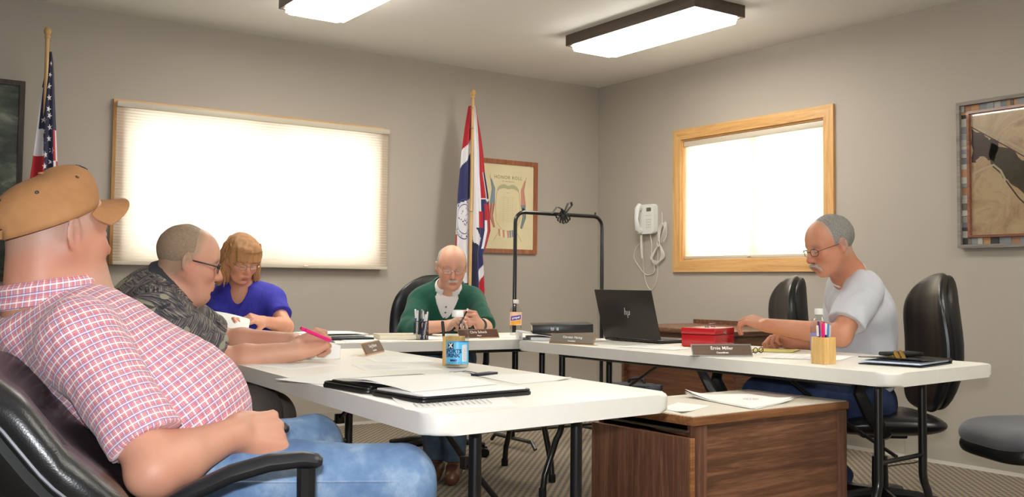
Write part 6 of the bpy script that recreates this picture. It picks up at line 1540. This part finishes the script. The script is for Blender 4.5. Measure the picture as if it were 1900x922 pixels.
bm = BM(); hp_ = [(-.062, -.105, .055), (-.064, -.085, .075), (-.064, 0, .092), (-.062, .085, .082), (-.060, .118, .058)]; tube(bm, [M @ Vector(p) for p in hp_], [.021, .026, .019, .026, .022], 12, flat=.8); hs = obj('handset', bm, PHW, ph)
for y in (-.09, .095):
    bm = BM(); tube(bm, [M @ Vector((-.062, y, .070)), M @ Vector((-.062, y, .042))], [.026, .024], 14); obj('handset_cup', bm, PHW, hs)
CORD = mat('phone_cord', (216, 212, 204), .5)
def cord(pts, r=.0032, nm='cord'):
    """smooth cord through points given in wall coordinates"""
    P = [Vector(p) for p in pts]; out = []
    for i in range(len(P)-1):
        a, b, c, d = P[max(0, i-1)], P[i], P[i+1], P[min(len(P)-1, i+2)]
        for k in range(7):
            t = k/7; out.append(.5*((2*b)+(-a+c)*t+(2*a-5*b+4*c-d)*t*t+(-a+3*b-3*c+d)*t**3))
    out.append(P[-1]); bm = BM(); tube(bm, [M @ p for p in out], r, 6); return obj(nm, bm, CORD, ph)
cord([(-.06, -.12, .05), (-.08, -.17, .02), (-.155, -.22, .008), (-.185, -.30, .006), (-.12, -.38, .006), (-.04, -.44, .006), (.045, -.43, .008), (.06, -.38, .01), (.04, -.30, .02), (.05, -.20, .03), (.02, -.12, .02)])
cord([(-.055, -.12, .04), (-.055, -.25, .03), (-.06, -.42, .01), (-.03, -.52, .006), (.03, -.56, .006), (.09, -.46, .006), (.10, -.25, .01), (.10, -.12, .015)], .0028)
cord([(-.05, -.13, .05), (-.055, -.22, .045), (-.05, -.31, .04)], .008, 'coiled_cord')
for k in range(4): cord([(.13+.02*k, -.19, .02+.004*k), (.17+.016*k, -.13, .03), (.19+.008*k, -.07+.01*k, .03), (.15+.010*k, -.04, .02), (.115+.008*k, -.10, .02), (.125, -.19, .02)], .0034, 'cord_bundle')
for k in range(4): cord([(.125, -.20, .02), (.08-.014*k, -.27-.01*k, .03), (.055+.008*k, -.33, .03), (.10+.01*k, -.36+.008*k, .02), (.15+.012*k, -.29, .02), (.13, -.20, .02)], .0034, 'cord_bundle')
cord([(.13, -.17, .034), (.118, -.20, .036), (.135, -.22, .034), (.142, -.19, .032), (.13, -.17, .034)], .0035, 'cord_tie')
cord([(.14, .05, .006), (.145, -.02, .006), (.15, -.08, .02)], .003)
# wall socket with plug and power cord
so = thing('wall_outlet', 'cream double wall outlet low on the right wall', 'outlet', (XW-.001, 3.425, .385)); M = wallM('r'); CRM = mat('outlet_cream', (222, 212, 176), .4)
bm = BM(); prism(bm, rect_round(.074, .118, .006), 0, .006, M, bev=.002); obj('cover_plate', bm, CRM, so)
for y in (-.024, .024):
    bm = BM(); prism(bm, rect_round(.034, .034, .012, 4, 0, y), .005, .0085, M); rc = obj('receptacle', bm, CRM, so)
    bm = BM()
    for x in (-.0065, .0065): prism(bm, rect_round(.002, .009, .0005, 1, x, y+.003), .0086, .0090, M)
    prism(bm, rect_round(.004, .004, .0015, 3, 0, y-.008), .0086, .0090, M); obj('slots', bm, INK, rc)
bm = BM(); lathe(bm, [(.003, .006), (.003, .0085)], 10, rot=M.to_3x3()); obj('screw', bm, CHROME, so)
pcd = thing('power_cord', 'black power cord from the outlet down across the carpet', 'cord', (5.36, 3.45, .408))
L = Vector(pcd.location); pts = [(5.385, 3.425, .409), (5.35, 3.435, .405), (5.335, 3.47, .35), (5.34, 3.50, .22), (5.33, 3.50, .08), (5.30, 3.49, .012), (5.15, 3.50, .006), (4.98, 3.50, .006), (4.84, 3.44, .006), (4.74, 3.36, .006), (4.68, 3.30, .006)]
out = []; P = [Vector(p)-L for p in pts]
for i in range(len(P)-1):
    a, b, c, d = P[max(0, i-1)], P[i], P[i+1], P[min(len(P)-1, i+2)]
    for k in range(6): t = k/6; out.append(.5*((2*b)+(-a+c)*t+(2*a-5*b+4*c-d)*t*t+(-a+3*b-3*c+d)*t**3))
out.append(P[-1]); bm = BM(); tube(bm, out, .0035, 7); obj('cable', bm, BLACK, pcd)
bm = BM(); box(bm, P[0]+Vector((-.004, 0, 0)), (.032, .026, .020), .004); obj('plug', bm, BLACK, pcd)
# garment rack with a ribbon bow
rk = thing('garment_rack', 'black tubular garment rack with a ribbon bow on its top bar', 'rack', (3.93, 5.16, 0)); RKM = mat('rack_black', (20, 20, 22), .3, coat=.4)
hw, zt, rd = .355, 1.475, .07; pts = [(-hw, 0, .06), (-hw, 0, zt-rd)]
for k in range(1, 7): a = math.pi/2*k/6; pts.append((-hw+rd-rd*math.cos(a), 0, zt-rd+rd*math.sin(a)))
for k in range(0, 7): a = math.pi/2*k/6; pts.append((hw-rd+rd*math.sin(a), 0, zt-rd+rd*math.cos(a)))
pts += [(hw, 0, .06)]; bm = BM(); tube(bm, pts, .0125, 12); obj('tube_frame', bm, RKM, rk)
for s in (-1, 1):
    bm = BM(); tube(bm, [(s*hw, -.24, .02), (s*hw, -.20, .058), (s*hw, .20, .058), (s*hw, .24, .02)], .0125, 10); obj('foot_bar', bm, RKM, rk)
    bm = BM(); lathe(bm, [(.006, 0), (.008, .008), (.004, .018)], 10, (s*(hw-.06), 0, zt+.010)); obj('end_knob', bm, RKM, rk)
bm = BM(); tube(bm, [(-hw, 0, .10), (hw, 0, .10)], .009, 10); obj('lower_bar', bm, RKM, rk)
bow = thing('ribbon_bow', 'black ribbon bow tied to the middle of the rack bar', 'bow', (3.945, 5.145, 1.475)); RIB = mat('black_ribbon', (14, 14, 15), .4, sheen=.3)
def rib(pts, w_=.024, nm='loop'):
    P = [Vector(p) for p in pts]; bm = BM(); n = len(P); sheet(bm, lambda u, v: P[min(n-1, int(round(u*(n-1))))]+Vector((0, (v-.5)*w_, 0))+Vector((.004*math.sin(v*3), 0, 0)), n-1, 3, .0012); obj(nm, bm, RIB, bow)
rib([(.0, 0, 0), (-.02, -.005, .035), (-.06, -.01, .045), (-.085, -.01, .015), (-.10, -.01, .0)]); rib([(0, 0, 0), (.012, -.01, .04), (.03, -.01, .075), (.055, -.01, .085), (.06, -.012, .06), (.035, -.012, .035), (.01, -.01, .0)])
for k in range(6):
    a = -2.8+k*.45; d = Vector((math.cos(a), 0, math.sin(a))); s_ = Vector((-d.z, 0, d.x)); rib([(0, 0, 0), tuple(d*.03+s_*.014), tuple(d*.058+s_*.010), tuple(d*.062-s_*.006), tuple(d*.035-s_*.012), (0, 0, 0)], .018)
bm = BM(); tube(bm, [(.018*math.cos(a), 0, .018*math.sin(a)) for a in np.linspace(0, 2*math.pi, 15)[:-1]], .009, 8, closed=True, flat=1.6); obj('knot', bm, RIB, bow)
# backpack on the floor by the desk
bp = thing('backpack', 'dark grey backpack standing on the floor before the desk', 'backpack', (4.08, 4.60, 0), -1.0)
BPM = mat('grey_nylon', (52, 54, 62), .8, bump=.3, nscale=300)
bm = BM(); prism(bm, rect_round(.34, .20, .07), 0, .42, bev=.05); obj('main_bag', bm, BPM, bp); bm = BM(); box(bm, (0, -.115, .16), (.26, .06, .24), .025); obj('front_pocket', bm, BPM, bp)
bm = BM(); tube(bm, [(-.05, .05, .41), (-.045, .05, .44), (.0, .05, .452), (.045, .05, .44), (.05, .05, .41)], .010, 8); obj('top_handle', bm, BLACK, bp)
for s in (-1, 1):
    bm = BM(); tube(bm, [(s*.08, .10, .38), (s*.10, .15, .30), (s*.12, .14, .12), (s*.12, .10, .05)], .018, 8, flat=.5); obj('shoulder_strap', bm, BPM, bp)

# ------------------------------------------------------------------ flags
POLEW = wood('pole_wood', (196, 152, 92), (216, 176, 116), (230, 194, 138), axis='Z', rough=.4)
def pole(r, x, y, ztop, lean=(0, 0)):
    b = Vector((x, y, 0)); t = Vector((x+lean[0], y+lean[1], ztop)); L = Vector(r.location)
    bm = BM(); tube(bm, [b+Vector((0, 0, .03))-L, t-L], .0125, 12); obj('pole', bm, POLEW, r)
    bm = BM(); lathe(bm, [(.010, -.02), (.018, -.012), (.018, -.004), (.013, .002), (.020, .012), (.023, .026), (.019, .040), (.012, .046), (.012, .050)], 16, t-L); obj('finial', bm, POLEW, r)
    bm = BM(); lathe(bm, [(.13, 0), (.135, .012), (.12, .024), (.05, .032), (.022, .05), (.020, .09)], 28, b-L); obj('stand_base', bm, mat('brass_base', (150, 120, 60), .3, .8), r)
def inside(p, poly):
    x, y = p; c = False; n = len(poly); j = n-1
    for i in range(n):
        if (poly[i][1] > y) != (poly[j][1] > y) and x < (poly[j][0]-poly[i][0])*(y-poly[i][1])/(poly[j][1]-poly[i][1])+poly[i][0]: c = not c
        j = i
    return c
def drape(r, left, right, ys, fold, paint, mats, name, nu=64, nv=150, z0=None):
    """hanging cloth: left/right give x for a height, fold(u,z) the depth of the pleats; paint(x,z,u) picks the colour index"""
    L = Vector(r.location); zt, zb = ys; bm = BM(); V_ = [[None]*(nu+1) for _ in range(nv+1)]
    for j in range(nv+1):
        z = zt+(zb-zt)*j/nv; a, b = left(z), right(z)
        for i in range(nu+1):
            u = i/nu; V_[j][i] = bm.verts.new(Vector((a+(b-a)*u, fold(u, z), z))-L)
    for j in range(nv):
        for i in range(nu):
            f = bm.faces.new((V_[j][i], V_[j][i+1], V_[j+1][i+1], V_[j+1][i])); c = f.calc_center_median()+L; f.material_index = paint(c.x, c.z, (i+.5)/nu)
    me = bpy.data.meshes.new(name); bm.to_mesh(me); bm.free(); [me.materials.append(m) for m in mats]; me.polygons.foreach_set('use_smooth', [True]*len(me.polygons))
    o = bpy.data.objects.new(name, me); C.objects.link(o); o.parent = r; md = o.modifiers.new('t', 'SOLIDIFY'); md.thickness = .002; return o
FR, FWH, FB = mat('flag_red', (178, 24, 42), .75, sheen=.2), mat('flag_white', (222, 220, 226), .75, sheen=.2), mat('flag_blue', (38, 44, 96), .75, sheen=.2)
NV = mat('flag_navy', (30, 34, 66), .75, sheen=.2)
lerp = lambda pts: (lambda z: float(np.interp(z, [p[0] for p in pts], [p[1] for p in pts])))
us = thing('national_flag', 'stars and stripes draped on a wooden pole at the left, behind the tan cap', 'flag', (1.02, 6.38, 0))
pole(us, 1.04, 6.36, 2.455, (-.012, 0))
lft = lerp([(.75, .93), (1.20, .945), (1.55, .955), (1.70, .970), (1.95, .992), (2.15, 1.010), (2.36, 1.042)]); rgt = lerp([(.75, 1.16), (1.2, 1.14), (1.55, 1.12), (1.75, 1.106), (2.0, 1.088), (2.2, 1.074), (2.30, 1.066), (2.36, 1.056)])
def us_paint(x, z, u):
    lb = .20+.14*max(0, (1.95-z)/.3)*(z < 1.95); 
    if z > 1.90: return 1 if u < .10 and z < 2.15 else 2
    if u < .5 and u < lb+.10:
        return 1 if z > 1.74 else 0
    if u > .80: return 0 if (u < .90) != (z < 1.72) else 1
    if z < 1.50: return 0 if int(u*9) % 2 else 1
    return 2
uf = lambda u, z: 6.375-.030*(1-abs(2*u-1))-.014*math.sin(u*15+z*1.2)*min(1, (2.5-z)*1.2)
drape(us, lft, rgt, (2.36, .75), uf, us_paint, [FR, FWH, NV], 'flag_cloth')
bm = BM(); L = Vector(us.location); rr = random.Random(4)
for k in range(13):
    z = 2.29-.068*k; wd = rgt(z)-lft(z)
    for u in ((.52,) if k < 5 else (.30, .62) if k < 8 else (.45, .70)):
        s_ = .021 if k > 1 else .016; cx_ = lft(z)+wd*(u+rr.uniform(-.03, .03)); zz = z+(.03 if u > .6 else 0); cy_ = uf(u, zz)-.006; th_ = rr.uniform(-.4, .4); ring = []
        for q in range(10):
            a = math.pi/2+q*math.pi/5+th_; R_ = s_ if q % 2 == 0 else s_*.42; px_ = cx_+R_*math.cos(a)*.72; ring.append(bm.verts.new(Vector((px_, uf((px_-lft(zz))/wd, zz)-.0045, zz+R_*math.sin(a)))-L))
        cv = bm.verts.new(Vector((cx_, cy_+.001, zz))-L)
        for q in range(10): bm.faces.new((cv, ring[q], ring[(q+1) % 10]))
obj('stars', bm, mat('star_white', (228, 226, 230), .75), us, False)
wy = thing('state_flag', 'red, white and blue state flag with bison seal, on a pole beside the honor roll', 'flag', (4.0, 6.36, 0))
pole(wy, 3.975, 6.33, 2.435, (.008, 0))
# left fall of cloth, seen left of the pole; outlines in wall coordinates (x, z)
wl = lerp([(.70, 3.84), (1.00, 3.845), (1.20, 3.850), (1.364, 3.853), (1.70, 3.872), (2.0, 3.902), (2.2, 3.93), (2.37, 3.962)]); wr = lerp([(.70, 3.99), (1.37, 3.99), (2.0, 3.992), (2.37, 3.99)])
def wl_paint(x, z, u):
    t = z+.10*(u)-.0
    if z > 2.12-.10*(1-u): return 0
    if z > 2.02-.14*(1-u): return 1
    if z > 1.66-.05*(1-u): return 2
    if u < .16 and z < 1.38: return 0
    if z > 1.02: return 1
    return 2 if z > .86 else 0
wf_ = lambda u, z: 6.345-.012*math.sin(u*9+z*2)
drape(wy, wl, wr, (2.36, .70), wf_, wl_paint, [FR, FWH, FB], 'flag_cloth', 40, 170)
bm = BM(); L = Vector(wy.location); SEAL = mat('seal_blue', (70, 76, 124), .8)
def ringp(rad, wd, nz_=36):
    for k in range(nz_):
        q = []
        for a, r_ in ((2*math.pi*k/nz_, rad), (2*math.pi*(k+1)/nz_, rad), (2*math.pi*(k+1)/nz_, rad-wd), (2*math.pi*k/nz_, rad-wd)):
            x, z = 3.925+r_*math.cos(a)*.62, 1.50+r_*math.sin(a)*1.30; q.append((x, z))
        if all(wl(z)+.004 < x < 3.972 for x, z in q): bm.faces.new([bm.verts.new(Vector((x, wf_((x-wl(z))/(wr(z)-wl(z)), z)-.004, z))-L) for x, z in q])
ringp(.118, .006); ringp(.088, .005)
rr = random.Random(6)
for k in range(44):
    a = rr.uniform(0, 6.28); r_ = .103 if k < 22 else rr.uniform(.0, .075); x, z = 3.925+r_*math.cos(a)*.62, 1.50+r_*math.sin(a)*1.30; s_ = rr.uniform(.004, .009)
    if wl(z)+.01 < x < 3.965:
        y = wf_((x-wl(z))/(wr(z)-wl(z)), z)-.0045; d = rr.uniform(0, 3); bm.faces.new([bm.verts.new(Vector((x+s_*math.cos(d+q*1.57)*(1 if q % 2 else .4), y, z+s_*1.6*math.sin(d+q*1.57)*(1 if q % 2 else .5)))-L) for q in range(4)])
obj('seal', bm, SEAL, wy, False)
# right fall with the deep fold
rl_ = lerp([(.70, 3.975), (2.36, 3.985)]); rrr = lerp([(.70, 4.10), (.96, 4.115), (1.10, 4.108), (1.24, 4.095), (1.30, 4.125), (1.42, 4.160), (1.55, 4.150), (1.70, 4.130), (1.85, 4.095), (2.0, 4.078), (2.15, 4.052), (2.28, 4.022), (2.36, 3.998)])
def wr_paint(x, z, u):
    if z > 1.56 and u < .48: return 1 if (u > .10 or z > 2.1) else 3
    if z > 1.66:
        if u > .80 and z < 1.86: return 1 if u < .90 else 3
        return 0
    if inside((x, z), [(4.05, 1.66), (4.13, 1.64), (4.15, 1.70), (4.06, 1.72)]): return 1
    if u > .60 and 1.28 < z < 1.62: return 0 if u > .70 or z > 1.5 else 1
    if 1.44 < z <= 1.56 and u < .55: return 0 if u > .3 else 1
    if inside((x, z), [(3.99, 1.50), (4.03, 1.40), (4.06, 1.36), (4.04, 1.30), (4.00, 1.33)]): return 1
    if inside((x, z), [(4.03, 1.10), (4.115, 1.22), (4.12, 1.16), (4.05, 1.03)]): return 1
    if x > 4.05+(z-1.03)*.45 and z < 1.20: return 0
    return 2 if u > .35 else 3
drape(wy, rl_, rrr, (2.36, .70), lambda u, z: 6.335-.030*math.sin(u*3.0)-.012*math.sin(u*14+z*3)*min(1, 2.6-z), wr_paint, [FR, FWH, FB, NV], 'flag_cloth', 60, 200)
bm = BM(); 
for z in (2.34, 2.19, 1.56): tube(bm, [Vector((3.975+.016*math.cos(a), 6.33+.016*math.sin(a), z))-L for a in np.linspace(0, 6.28, 13)[:-1]], .0025, 5, closed=True)
obj('hanging_rings', bm, CHROME, wy)
